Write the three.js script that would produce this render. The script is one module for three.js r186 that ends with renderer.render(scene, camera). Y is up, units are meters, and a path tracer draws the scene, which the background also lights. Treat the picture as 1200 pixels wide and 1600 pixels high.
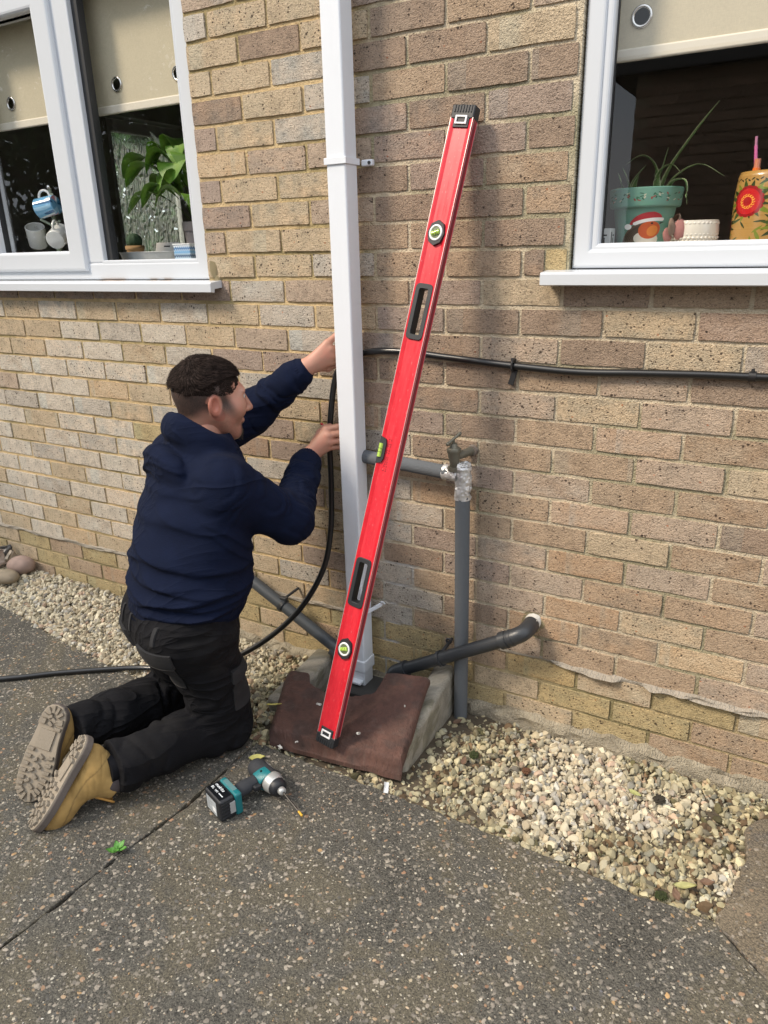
import * as THREE from 'three';
import { mergeGeometries, mergeVertices, toCreasedNormals } from 'three/addons/utils/BufferGeometryUtils.js';
import { RoundedBoxGeometry } from 'three/addons/geometries/RoundedBoxGeometry.js';

// ---------- camera, sky, sun, exposure ----------
const scene = new THREE.Scene();
const camera = new THREE.PerspectiveCamera(70.5, 3 / 4, 0.05, 300);
camera.position.set(0.5683, 1.4517, 1.9479);
camera.rotation.set(-0.3484, 0.5224, -0.0251, 'YXZ');
camera.updateMatrixWorld(true); camera.updateProjectionMatrix();

const renderer = new THREE.WebGLRenderer({ antialias: true });
renderer.setSize(768, 1024);
renderer.toneMapping = THREE.LinearToneMapping;
renderer.toneMappingExposure = 1.58;
renderer.shadowMap.enabled = true;

const sun = new THREE.DirectionalLight(0xffeed8, 2.7);
sun.position.set(-4.6, 6.6, 5.0); sun.target.position.set(0, 0, 0);
sun.castShadow = true; sun.shadow.radius = 26; sun.shadow.mapSize.set(2048, 2048);
Object.assign(sun.shadow.camera, { left: -6, right: 6, top: 6, bottom: -6, near: 0.5, far: 30 });
scene.add(sun, sun.target);

// ---------- random numbers and noise ----------
const rng = (s) => () => { s = (s + 0x6d2b79f5) | 0; let t = Math.imul(s ^ (s >>> 15), 1 | s); t = (t + Math.imul(t ^ (t >>> 7), 61 | t)) ^ t; return ((t ^ (t >>> 14)) >>> 0) / 4294967296; };
const PERM = new Uint8Array(512); { const r = rng(77), a = [...Array(256).keys()]; for (let i = 255; i > 0; i--) { const j = Math.floor(r() * (i + 1)); [a[i], a[j]] = [a[j], a[i]]; } for (let i = 0; i < 512; i++) PERM[i] = a[i & 255]; }
const fade = (t) => t * t * (3 - 2 * t), mix = (a, b, t) => a + (b - a) * t, clamp = (x, a = 0, b = 1) => Math.min(b, Math.max(a, x));
const sstep = (a, b, x) => fade(clamp((x - a) / (b - a)));
function noise(x, y, z = 0) {                                   // value noise, 0..1
  const X = Math.floor(x), Y = Math.floor(y), Z = Math.floor(z), u = fade(x - X), v = fade(y - Y), w = fade(z - Z);
  const h = (i, j, k) => PERM[PERM[PERM[(X + i) & 255] + ((Y + j) & 255)] + ((Z + k) & 255)] / 255;
  return mix(mix(mix(h(0, 0, 0), h(1, 0, 0), u), mix(h(0, 1, 0), h(1, 1, 0), u), v), mix(mix(h(0, 0, 1), h(1, 0, 1), u), mix(h(0, 1, 1), h(1, 1, 1), u), v), w);
}
const fbm = (x, y, z = 0, o = 4) => { let s = 0, a = 0.5, n = 0; for (let i = 0; i < o; i++) { s += a * noise(x, y, z); n += a; a *= 0.5; x = x * 2.03 + 11; y = y * 2.03 + 7; z = z * 2.03 + 3; } return s / n; };

// sky: a bright, thinly overcast dome
{
  const W = 512, H = 256, d = new Float32Array(W * H * 4);
  for (let j = 0; j < H; j++) for (let i = 0; i < W; i++) {
    const el = ((j + 0.5) / H - 0.5) * Math.PI, az = ((i + 0.5) / W) * 2 * Math.PI, cy = Math.sin(el), cx = Math.cos(el) * Math.cos(az), cz = Math.cos(el) * Math.sin(az);
    const n = fbm(cx * 2.2 + 5, cy * 4 + 9, cz * 2.2 + 2, 5), k = el > 0 ? 0.80 + 0.35 * cy : 0.45, b = 1.08 * k * (0.72 + 0.62 * n), p = 4 * (j * W + i);
    const blue = sstep(0.62, 0.4, n) * 0.35;
    d[p] = b * (1 - 0.30 * blue); d[p + 1] = b * (1 - 0.08 * blue); d[p + 2] = b * (1.03 + 0.14 * blue); d[p + 3] = 1;
  }
  const sky = new THREE.DataTexture(d, W, H, THREE.RGBAFormat, THREE.FloatType);
  sky.mapping = THREE.EquirectangularReflectionMapping; sky.magFilter = THREE.LinearFilter; sky.minFilter = THREE.LinearFilter; sky.wrapS = THREE.RepeatWrapping; sky.needsUpdate = true;
  scene.background = sky; scene.environment = sky;
}

// ---------- helpers ----------
const V = (x, y, z) => new THREE.Vector3(x, y, z);
const lin = (r, g, b) => new THREE.Color().setRGB(r, g, b);
const used = {};
const numbered = (n) => { const k = used[n] = (used[n] ?? -1) + 1; return k ? n + '_' + String(k).padStart(3, '0') : n; };
function shade(o) { o.castShadow = true; o.receiveShadow = true; return o; }
function thing(name, label, category, group) { const g = new THREE.Group(); g.name = numbered(name); g.userData = { label, category }; if (group) g.userData.group = group; scene.add(g); return g; }
function setting(name, label) { const g = new THREE.Group(); g.name = name; g.userData = { kind: 'structure' }; if (label) g.userData.label = label; scene.add(g); return g; }
function part(name, geo, m, parent) { const o = shade(new THREE.Mesh(geo, m)); o.name = name; parent.add(o); return o; }
function solo(name, label, category, geo, m, group) { const o = shade(new THREE.Mesh(geo, m)); o.name = numbered(name); o.userData = { label, category }; if (group) o.userData.group = group; scene.add(o); return o; }
function dataTex(W, H, fn, srgb = true, rep) {                 // fn(i, j, out) with 0..1 values (already display values when srgb)
  const d = new Uint8Array(W * H * 4), o = [0, 0, 0, 1];
  for (let j = 0; j < H; j++) for (let i = 0; i < W; i++) { o[3] = 1; fn(i, j, o); const p = 4 * (j * W + i); for (let c = 0; c < 4; c++) d[p + c] = clamp(o[c]) * 255; }
  return rawTex(d, W, H, srgb, rep);
}
function rawTex(d, W, H, srgb = true, rep) {
  const t = new THREE.DataTexture(d, W, H); if (srgb) t.colorSpace = THREE.SRGBColorSpace;
  t.wrapS = t.wrapT = THREE.RepeatWrapping; t.magFilter = THREE.LinearFilter; t.minFilter = THREE.LinearMipmapLinearFilter; t.generateMipmaps = true; if (rep) t.repeat.set(rep[0], rep[1]); t.needsUpdate = true; return t;
}
const g22 = (x) => Math.pow(clamp(x), 1 / 2.2);
const mat = (c, rough = 0.6, more = {}) => new THREE.MeshPhysicalMaterial({ color: Array.isArray(c) ? lin(...c) : c, roughness: rough, ...more });
function canvasTex(w, h, draw) { const c = document.createElement('canvas'); c.width = w; c.height = h; draw(c.getContext('2d'), w, h); const t = new THREE.CanvasTexture(c); t.colorSpace = THREE.SRGBColorSpace; t.anisotropy = 8; return t; }
const box = (x0, x1, y0, y1, z0, z1, r = 0) => { const g = r ? new RoundedBoxGeometry(x1 - x0, y1 - y0, z1 - z0, 2, r) : new THREE.BoxGeometry(x1 - x0, y1 - y0, z1 - z0); g.translate((x0 + x1) / 2, (y0 + y1) / 2, (z0 + z1) / 2); return g; };
const tube = (pts, r, seg = 60, rad = 12, closed = false) => new THREE.TubeGeometry(new THREE.CatmullRomCurve3(pts.map((p) => V(...p)), closed, 'catmullrom', 0.5), seg, r, rad, closed);
function rod(a, b, r0, r1 = r0, rad = 16) { const A = V(...a), B = V(...b), g = new THREE.CylinderGeometry(r1, r0, A.distanceTo(B), rad); g.applyQuaternion(new THREE.Quaternion().setFromUnitVectors(V(0, 1, 0), B.clone().sub(A).normalize())); const m = A.add(B).multiplyScalar(0.5); g.translate(m.x, m.y, m.z); return g; }
const plain = (g) => { const o = g.index ? g.toNonIndexed() : g; for (const k of Object.keys(o.attributes)) if (!['position', 'normal', 'uv', 'color'].includes(k)) o.deleteAttribute(k); return o; };
const join = (...l) => mergeGeometries(l.flat().map(plain));
function paint(g, fn) { const p = g.attributes.position, c = new Float32Array(p.count * 3), o = [0, 0, 0]; for (let i = 0; i < p.count; i++) { fn(p.getX(i), p.getY(i), p.getZ(i), o, i); c.set(o, 3 * i); } g.setAttribute('color', new THREE.BufferAttribute(c, 3)); return g; }
function warp(g, fn) { const p = g.attributes.position, o = [0, 0, 0]; for (let i = 0; i < p.count; i++) { o[0] = p.getX(i); o[1] = p.getY(i); o[2] = p.getZ(i); fn(o); p.setXYZ(i, ...o); } g.computeVertexNormals(); return g; }

// smooth surfaces from a distance field (surface nets)
function field(f, lo, hi, h) {
  const n = [0, 1, 2].map((k) => Math.ceil((hi[k] - lo[k]) / h) + 1), [nx, ny, nz] = n, D = new Float32Array(nx * ny * nz), id = new Int32Array(nx * ny * nz).fill(-1);
  let q = 0; for (let k = 0; k < nz; k++) for (let j = 0; j < ny; j++) for (let i = 0; i < nx; i++) D[q++] = f(lo[0] + i * h, lo[1] + j * h, lo[2] + k * h);
  const S = [1, nx, nx * ny], pos = [], ind = [], E = [[0, 1], [2, 3], [4, 5], [6, 7], [0, 2], [1, 3], [4, 6], [5, 7], [0, 4], [1, 5], [2, 6], [3, 7]], c = new Float32Array(8);
  for (let k = 0; k < nz - 1; k++) for (let j = 0; j < ny - 1; j++) for (let i = 0; i < nx - 1; i++) {
    const b = i + j * S[1] + k * S[2]; let m = 0; for (let a = 0; a < 8; a++) { c[a] = D[b + (a & 1) + ((a >> 1) & 1) * S[1] + (a >> 2) * S[2]]; if (c[a] < 0) m |= 1 << a; }
    if (m === 0 || m === 255) continue;
    let x = 0, y = 0, z = 0, w = 0;
    for (const [p0, p1] of E) { if ((c[p0] < 0) === (c[p1] < 0)) continue; const t = c[p0] / (c[p0] - c[p1]); x += mix(p0 & 1, p1 & 1, t); y += mix((p0 >> 1) & 1, (p1 >> 1) & 1, t); z += mix(p0 >> 2, p1 >> 2, t); w++; }
    id[b] = pos.length / 3; pos.push(lo[0] + (i + x / w) * h, lo[1] + (j + y / w) * h, lo[2] + (k + z / w) * h);
  }
  for (let k = 1; k < nz - 1; k++) for (let j = 1; j < ny - 1; j++) for (let i = 1; i < nx - 1; i++) {
    const b = i + j * S[1] + k * S[2], s0 = D[b] < 0;
    for (let ax = 0; ax < 3; ax++) {
      if (s0 === D[b + S[ax]] < 0) continue;
      const u = S[(ax + 1) % 3], v = S[(ax + 2) % 3], A = id[b], B = id[b - u], Cc = id[b - u - v], Dd = id[b - v];
      if (s0) ind.push(A, B, Cc, A, Cc, Dd); else ind.push(A, Cc, B, A, Dd, Cc);
    }
  }
  const g = new THREE.BufferGeometry(); g.setAttribute('position', new THREE.Float32BufferAttribute(pos, 3)); g.setIndex(ind);
  const N = new Float32Array(pos.length), e = h * 0.7;
  for (let i = 0; i < pos.length; i += 3) { const [x, y, z] = [pos[i], pos[i + 1], pos[i + 2]], a = f(x + e, y, z) - f(x - e, y, z), b = f(x, y + e, z) - f(x, y - e, z), d = f(x, y, z + e) - f(x, y, z - e), l = Math.hypot(a, b, d) || 1; N[i] = a / l; N[i + 1] = b / l; N[i + 2] = d / l; }
  g.setAttribute('normal', new THREE.BufferAttribute(N, 3));
  const uv = new Float32Array(pos.length / 3 * 2); for (let i = 0; i < uv.length / 2; i++) { uv[2 * i] = (pos[3 * i] + pos[3 * i + 2]) * 1; uv[2 * i + 1] = pos[3 * i + 1]; }
  g.setAttribute('uv', new THREE.BufferAttribute(uv, 2));
  return g;
}
const smin = (a, b, k) => { const h = Math.max(k - Math.abs(a - b), 0) / k; return Math.min(a, b) - h * h * k * 0.25; };
const smax = (a, b, k) => -smin(-a, -b, k);
function cone(a, b, ra, rb) {                                   // distance to a tapered capsule
  const [ax, ay, az] = a, bx = b[0] - ax, by = b[1] - ay, bz = b[2] - az, L = bx * bx + by * by + bz * bz || 1e-9;
  return (x, y, z) => { const px = x - ax, py = y - ay, pz = z - az, h = clamp((px * bx + py * by + pz * bz) / L), qx = px - bx * h, qy = py - by * h, qz = pz - bz * h; return Math.sqrt(qx * qx + qy * qy + qz * qz) - (ra + (rb - ra) * h); };
}
function ell(c, r) { return (x, y, z) => { const a = (x - c[0]) / r[0], b = (y - c[1]) / r[1], d = (z - c[2]) / r[2], k0 = Math.sqrt(a * a + b * b + d * d), k1 = Math.sqrt((a / r[0]) ** 2 + (b / r[1]) ** 2 + (d / r[2]) ** 2); return k1 < 1e-6 ? -Math.min(...r) : k0 * (k0 - 1) / k1; }; }
// ---------- the brick wall ----------
const PITCH = 0.076, TOP = 1.37, HALF = 0.1125;               // course height, top of the course under the sills, half a brick
const OPEN_L = { x0: -2.62, x1: -1.215, y0: 1.352, y1: 2.385 }, OPEN_R = { x0: 0.012, x1: 1.45, y0: 1.385, y1: 2.385 };
const wall = thing('house_wall', 'buff brick house wall with white windows, speckled bricks and sandy mortar joints', 'wall');
const grainBump = dataTex(512, 256, (i, j, o) => { const v = 0.45 + 0.30 * (noise(i * 0.37, j * 0.37, 3) - 0.5) + 0.42 * (noise(i * 0.13, j * 0.13, 8) - 0.5) + 0.25 * (noise(i * 0.8, j * 0.8, 1) - 0.5); o[0] = o[1] = o[2] = v - 0.35 * sstep(0.80, 0.88, noise(i * 0.09, j * 0.09, 21)); }, false);
const brickTex = [];
for (let k = 0; k < 12; k++) {
  const r = rng(900 + k), W = 448, H = 144, d = new Float32Array(W * H * 3);
  const sp = [0.4, 1.6, 0.8, 0.1, 2.8, 1.0, 0.0, 2.0, 0.5, 1.2, 0.2, 3.4][k], band = r() < 0.55, bx = r() * W, hueA = (r() - 0.5) * 0.12, hueB = (r() - 0.5) * 0.16;
  for (let j = 0; j < H; j++) for (let i = 0; i < W; i++) {
    const big = fbm(i * 0.012 + k * 9, j * 0.02, k, 3) - 0.5, mid = fbm(i * 0.06, j * 0.06, k * 3 + 1, 3) - 0.5, g = noise(i * 0.45, j * 0.45, k) - 0.5, fine = r() - 0.5;
    let m = 0.80 + 0.30 * big + 0.20 * mid + 0.30 * g + 0.30 * fine, h = hueA * big * 3 + (band ? hueB * sstep(-30, 30, i - bx + 40 * mid) : 0);
    const pit = sstep(0.72, 0.8, noise(i * 0.16 + 40, j * 0.16, k + 31)); m *= 1 - 0.36 * pit;
    const dusk = sstep(0.55, 0.75, fbm(i * 0.02 + 70, j * 0.03, k * 5, 3)); m *= 1 - 0.20 * dusk * (k % 3 === 0 ? 1 : 0.3);
    const p = 3 * (j * W + i); d[p] = m * (1 + h); d[p + 1] = m; d[p + 2] = m * (1 - h * 0.9);
  }
  const blot = (n, r0, r1, c, soft) => { for (let q = 0; q < n; q++) { const cx = r() * W, cy = r() * H, R = mix(r0, r1, r() * r()), ph = r() * 50; for (let j = Math.max(0, cy - 2 * R | 0); j < Math.min(H, cy + 2 * R); j++) for (let i = Math.max(0, cx - 2 * R | 0); i < Math.min(W, cx + 2 * R); i++) { const dd = Math.hypot(i - cx, (j - cy) * 1.1) / R + 0.9 * (noise(i * 0.25 + ph, j * 0.25) - 0.5), a = 1 - sstep(1 - soft, 1, dd); if (a > 0) { const p = 3 * (j * W + i); for (let e = 0; e < 3; e++) d[p + e] = mix(d[p + e], c[e], a); } } } };
  blot(34 * sp, 1.0, 3.2, [0.26, 0.22, 0.19], 0.4); blot(13 * sp, 3.5, 10, [0.13, 0.115, 0.11], 0.35);
  if (k % 6 === 1) blot(2, 5, 11, [0.70, 0.38, 0.27], 0.5);
  const b = new Uint8Array(W * H * 4); for (let q = 0; q < W * H; q++) { for (let e = 0; e < 3; e++) b[4 * q + e] = 255 * g22(d[3 * q + e]); b[4 * q + 3] = 255; }
  brickTex.push(rawTex(b, W, H));
}
const TINT = {                                                  // fired clay colours; pale, umber and mauve also carry painted light and shade
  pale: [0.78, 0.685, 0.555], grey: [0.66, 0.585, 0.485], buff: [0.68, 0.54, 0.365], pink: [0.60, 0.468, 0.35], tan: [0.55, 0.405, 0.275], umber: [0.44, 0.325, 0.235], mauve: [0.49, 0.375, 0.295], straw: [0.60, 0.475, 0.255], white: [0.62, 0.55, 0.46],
};
const brickMats = {};
const brickMat = (tint, k) => brickMats[tint + k] ??= new THREE.MeshStandardMaterial({ color: lin(...TINT[tint]), map: brickTex[k], bumpMap: grainBump, bumpScale: 0.005, roughness: 0.93 });
const brickGeos = {};
function brickGeo(len, hgt, variant) {                          // an uneven, slightly worn brick face with its four returns
  const key = len.toFixed(3) + hgt.toFixed(3) + variant; if (brickGeos[key]) return brickGeos[key];
  const r = rng(len * 1e5 + variant * 77 + 5), nx = Math.max(2, Math.round(len / 0.036)), ny = 2, P = [], U = [], I = [];
  const ph = r() * 100;
  for (let j = 0; j <= ny; j++) for (let i = 0; i <= nx; i++) {
    const ex = i === 0 || i === nx, ey = j === 0 || j === ny; let x = (i / nx - 0.5) * len, y = (j / ny - 0.5) * hgt, z = 0.0008 * (r() - 0.5);
    if (ey) { y += 0.0022 * (r() - 0.6) * Math.sign(y) * 1.0; z -= 0.0005; } else if (ex) x += 0.002 * (r() - 0.6) * Math.sign(x);
    if (ex) z -= 0.0005; if (ex && ey) { x -= Math.sign(x) * 0.0015 * r(); y -= Math.sign(y) * 0.0012 * r(); if (r() < 0.02) { x -= Math.sign(x) * 0.012 * r(); y -= Math.sign(y) * 0.006; } }
    P.push(x, y, z); U.push((variant % 2 ? 1 - i / nx * len / 0.2145 : i / nx * len / 0.2145) + ph, (variant & 2 ? 1 - j / ny : j / ny));
  }
  const w = nx + 1, at = (i, j) => j * w + i, ring = [];
  for (let j = 0; j < ny; j++) for (let i = 0; i < nx; i++) I.push(at(i, j), at(i + 1, j), at(i + 1, j + 1), at(i, j), at(i + 1, j + 1), at(i, j + 1));
  for (let i = 0; i < nx; i++) ring.push(at(i, 0)); for (let j = 0; j < ny; j++) ring.push(at(nx, j)); for (let i = nx; i > 0; i--) ring.push(at(i, ny)); for (let j = ny; j > 0; j--) ring.push(at(0, j));
  const b0 = P.length / 3; for (const q of ring) { P.push(P[3 * q], P[3 * q + 1], -0.03); U.push(U[2 * q], U[2 * q + 1] + 0.1); }
  ring.forEach((q, k) => { const q2 = ring[(k + 1) % ring.length], a = b0 + k, b = b0 + (k + 1) % ring.length; I.push(q, a, b, q, b, q2); });
  let g = new THREE.BufferGeometry(); g.setAttribute('position', new THREE.Float32BufferAttribute(P, 3)); g.setAttribute('uv', new THREE.Float32BufferAttribute(U, 2)); g.setIndex(I);
  g = toCreasedNormals(g, 0.35);
  return brickGeos[key] = g;
}
const bricks = [];
{
  const r = rng(4242), N = new THREE.Vector3();
  for (let row = -22; row <= 17; row++) {
    const y1 = TOP - row * PITCH, y0 = y1 - PITCH;
    for (let u = -36 + (row & 1); u < 22; u += 2) {
      let x0 = u * HALF, x1 = x0 + 2 * HALF;
      const wob = 0.004 * (r() - 0.5), dz = 0.0035 * (r() - 0.5), pick = r(), v = Math.floor(r() * 4), tk = Math.floor(r() * 12), dy = 0.002 * (r() - 0.5), alt = r();
      for (const o of [OPEN_L, OPEN_R]) if (y1 > o.y0 + 0.02 && y0 < o.y1) { if (x0 < o.x0 && x1 > o.x0) x1 = o.x0; else if (x0 < o.x1 && x1 > o.x1) x0 = o.x1 - 0.005; else if (x0 >= o.x0 && x1 <= o.x1) x1 = x0; }
      if (row === -1 && x1 > 0 && x0 < -0.05) { bricks.push({ xc: -0.021, y: (y0 + y1) / 2, dz: -0.002, len: 0.055, v: 1, tk: 3, tint: 'straw', size: 10.05 }); x1 = -0.048; }
      if (x1 - x0 < 0.035) continue;
      const xc = (x0 + x1) / 2, y = (y0 + y1) / 2, len = Math.round((x1 - x0 - 0.0115) / 0.005) * 0.005 - (x1 - x0 > 0.2 ? 0 : 0.001);
      let tint;
      if (row >= 15) tint = pick < 0.6 ? 'straw' : pick < 0.8 ? 'buff' : 'tan';
      else if (xc < -0.66) { const low = xc < -1.2 && y < 1.3; tint = low ? (pick < 0.62 ? 'pale' : pick < 0.74 ? 'grey' : pick < 0.92 ? 'buff' : 'pink') : (pick < 0.22 ? 'grey' : pick < 0.58 ? 'buff' : pick < 0.82 ? 'pink' : pick < 0.93 ? 'mauve' : 'umber'); if (row >= 12 && alt < 0.4) tint = 'buff'; if (row === 0 && xc < -1.2) tint = 'mauve'; }  // pale bricks low left paint stronger light; mauve course paints the sill shade
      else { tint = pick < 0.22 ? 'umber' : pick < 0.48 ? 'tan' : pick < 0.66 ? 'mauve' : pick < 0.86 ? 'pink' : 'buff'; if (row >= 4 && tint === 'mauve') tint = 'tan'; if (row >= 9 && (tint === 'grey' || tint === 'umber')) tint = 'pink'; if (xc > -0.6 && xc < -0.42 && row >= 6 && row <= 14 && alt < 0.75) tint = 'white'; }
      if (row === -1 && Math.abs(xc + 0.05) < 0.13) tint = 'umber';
      if (xc > -0.62 && xc < -0.22 && row < 15 && tint !== 'white') tint = pick < 0.42 ? 'umber' : pick < 0.75 ? 'mauve' : 'tan';  // darker tints beside the downpipe put its shadow and the damp into the bricks
      if (row === 7 && Math.abs(xc + 1.63) < 0.12) tint = 'straw';
      N.set(xc, y, 0).project(camera); const inView = Math.abs(N.x) < 1.12 && Math.abs(N.y) < 1.1;
      const hid = (row <= -1 && row >= -17 && xc > -1.215 - 0.2 && false);
      const d = camera.position.distanceTo(V(xc, y, 0));
      bricks.push({ xc: xc + wob * 0.4, y: y + dy, dz, len, v, tk, tint, size: (inView ? 10 : 0) + len / (d * d) * Math.abs(1.95 / d) });
    }
  }
  bricks.sort((a, b) => b.size - a.size);
  const rest = [];
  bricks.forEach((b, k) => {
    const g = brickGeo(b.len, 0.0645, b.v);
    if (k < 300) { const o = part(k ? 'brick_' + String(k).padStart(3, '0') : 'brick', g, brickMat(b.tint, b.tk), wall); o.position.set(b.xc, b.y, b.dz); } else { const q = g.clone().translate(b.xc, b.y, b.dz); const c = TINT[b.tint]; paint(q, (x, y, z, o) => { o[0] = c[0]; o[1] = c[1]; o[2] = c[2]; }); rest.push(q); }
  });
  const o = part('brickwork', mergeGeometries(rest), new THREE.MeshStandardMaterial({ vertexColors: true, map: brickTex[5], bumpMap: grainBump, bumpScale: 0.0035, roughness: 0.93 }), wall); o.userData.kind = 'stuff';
  console.log('bricks', bricks.length, 'in view', bricks.filter((b) => b.size > 9).length);
}
// mortar bed: the core of the wall, its face a few millimetres behind the bricks
const X_L = -4.05, X_R = 2.4, Y_B = -0.12, Y_T = 3.04;
{
  const W = 2048, H = 1024, t = dataTex(W, H, (i, j, o) => {
    const x = X_L + i / W * (X_R - X_L), y = Y_B + j / H * (Y_T - Y_B), n = fbm(x * 3, y * 3, 5, 4), f = fbm(x * 60, y * 60, 2, 2), L = sstep(-0.5, -0.72, x + 0.1 * (n - 0.5));
    let c = [mix(0.60, 0.66, L), mix(0.515, 0.50, L), mix(0.375, 0.275, L)], m = 0.76 + 0.35 * n + 0.35 * (f - 0.5);
    const lo = sstep(0.30, 0.2, y + 0.05 * (n - 0.5)); c = [mix(c[0], 0.45, lo), mix(c[1], 0.365, lo), mix(c[2], 0.21, lo)];
    const alga = sstep(0.5, 0.72, fbm(x * 5 + 9, y * 7, 4, 3)) * 0.35; c = [c[0] * (1 - alga), c[1] * (1 - alga * 0.9), c[2] * (1 - alga * 1.1)];
    const whit = sstep(0.5, 0.7, fbm(x * 9, y * 5, 14, 3)) * sstep(0.12, 0.02, Math.abs(x + 0.5)) * sstep(1.0, 0.7, y) * 0.8; c = c.map((v) => mix(v, 0.62, whit));
    for (let e = 0; e < 3; e++) o[e] = g22(c[e] * m);
  });
  const bump = grainBump.clone(); bump.repeat.set(26, 26); bump.needsUpdate = true;
  const mortarM = new THREE.MeshStandardMaterial({ map: t, bumpMap: bump, bumpScale: 0.006, roughness: 0.97 });
  const s = new THREE.Shape([[X_L, Y_B], [X_R, Y_B], [X_R, Y_T], [X_L, Y_T]].map((p) => new THREE.Vector2(...p)));
  for (const o of [OPEN_L, OPEN_R]) { const r = rng(o.x1 * 100 + 7), pts = [[o.x0, o.y0], [o.x0, o.y1]]; pts.push([o.x1, o.y1]); for (let y = o.y1 - 0.02; y > o.y0; y -= 0.02) pts.push([o.x1 + 0.003 * (r() - 0.5), y]); pts.push([o.x1, o.y0]); s.holes.push(new THREE.Path(pts.map((p) => new THREE.Vector2(...p)))); }
  const g = new THREE.ExtrudeGeometry(s, { depth: 0.26, bevelEnabled: false }); g.translate(0, 0, -0.2650);
  const p = g.attributes.position, u = g.attributes.uv; for (let i = 0; i < p.count; i++) u.setXY(i, (p.getX(i) - X_L) / (X_R - X_L), (p.getY(i) - Y_B) / (Y_T - Y_B));
  part('mortar', g, mortarM, wall);
  // ragged ledge of old mortar over the damp course, and the footing at the base
  const strip = (x0, x1, yc, prof, seed, amp) => {
    const n = Math.round((x1 - x0) / 0.012), m = prof.length, P = [], U = [], I = [];
    for (let i = 0; i <= n; i++) { const x = mix(x0, x1, i / n); prof.forEach(([dy, dz], k) => { const a = amp(x); P.push(x, yc + dy * (0.6 + 0.9 * noise(x * 30, k, seed)) + 0.003 * (noise(x * 9, 2, seed) - 0.5) * 2, dz * a * (0.45 + 1.1 * noise(x * 24, k * 3.1, seed + 4)) - 0.0035); U.push((x - X_L) / (X_R - X_L), (yc + dy * 1.2 - Y_B) / (Y_T - Y_B)); }); }
    for (let i = 0; i < n; i++) for (let k = 0; k < m - 1; k++) { const a = i * m + k, b = a + m; I.push(a, b, a + 1, b, b + 1, a + 1); }
    const g = new THREE.BufferGeometry(); g.setAttribute('position', new THREE.Float32BufferAttribute(P, 3)); g.setAttribute('uv', new THREE.Float32BufferAttribute(U, 2)); g.setIndex(I); return toCreasedNormals(g, 0.7);
  };
  const ledgeM = new THREE.MeshStandardMaterial({ color: lin(0.36, 0.32, 0.26), roughness: 0.96, bumpMap: bump, bumpScale: 0.008 });
  const yD = TOP - 15 * PITCH;
  part('mortar_ledge', strip(-0.22, X_R, yD + 0.002, [[0.008, -0.2], [0.006, 1], [0.0, 1.35], [-0.004, 1.1], [-0.007, -0.2]], 3, (x) => 0.014 * sstep(-0.24, 0.1, x) * sstep(0.25, 0.6, noise(x * 11, 9)) + 0.0015), ledgeM, wall);
  part('mortar_ledge', strip(X_L, -0.62, yD + 0.001, [[0.009, -0.2], [0.006, 1], [0.0, 1.3], [-0.005, 1], [-0.009, -0.2]], 8, (x) => 0.009 * (0.3 + noise(x * 6, 3))), ledgeM, wall);
  const footM = new THREE.MeshStandardMaterial({ color: lin(0.47, 0.42, 0.33), roughness: 0.97, bumpMap: bump, bumpScale: 0.01, map: dataTex(512, 256, (i, j, o) => { const n = fbm(i * 0.03, j * 0.05, 3, 4), f = noise(i * 0.6, j * 0.6); const m = 0.62 + 0.5 * (n - 0.3) + 0.2 * (f - 0.5); o[0] = g22(m); o[1] = g22(m * 0.98); o[2] = g22(m * 0.92); }) });
  footM.map.repeat.set(7, 5);
  part('footing', strip(X_L, X_R, -0.004, [[0.026, -0.1], [0.022, 0.7], [0.014, 1.2], [0.0, 1.5], [-0.045, 2.0], [-0.06, 2.2]], 12, () => 0.017), footM, wall);
  const rawM = new THREE.MeshStandardMaterial({ color: lin(0.52, 0.43, 0.25), roughness: 0.97, bumpMap: bump, bumpScale: 0.01 });
  const patch = (x, y, w, h, seed) => part('mortar_patch', warp(new THREE.SphereGeometry(1, 18, 12), (o) => { const n = 0.75 + 0.5 * noise(o[0] * 2 + seed, o[1] * 2, o[2] * 2); o[0] = x + o[0] * w * n; o[1] = y + o[1] * h * n; o[2] = -0.006 + o[2] * 0.012 * n; }), rawM, wall);
  patch(-1.186, 1.400, 0.022, 0.032, 1); patch(-1.176, 1.362, 0.016, 0.022, 5); patch(-0.028, 0.352, 0.045, 0.034, 14);
}
// ---------- ground ----------
const soil = setting('ground');
{
  const bed = new THREE.PlaneGeometry(5.2, 0.62); bed.rotateX(-Math.PI / 2); bed.translate(-1.2, -0.027, 0.28); part('soil', bed, new THREE.MeshStandardMaterial({ color: lin(0.075, 0.058, 0.038), roughness: 1, bumpMap: grainBump, bumpScale: 0.01 }), soil);  // dark soil, raised and darkened as the shadow between gravel stones
  const t = dataTex(256, 256, (i, j, o) => { const n = fbm(i * 0.05, j * 0.05, 1, 4), f = noise(i * 0.9, j * 0.9, 2); const m = 0.5 + 0.6 * (n - 0.5) + 0.3 * (f - 0.5); o[0] = g22(0.13 * m * 2); o[1] = g22(0.105 * m * 2); o[2] = g22(0.075 * m * 2); }); t.repeat.set(60, 60);
  const g = new THREE.PlaneGeometry(120, 120); g.rotateX(-Math.PI / 2); part('earth', g, new THREE.MeshStandardMaterial({ map: t, roughness: 1 }), soil).position.y = -0.075;
}
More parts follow.
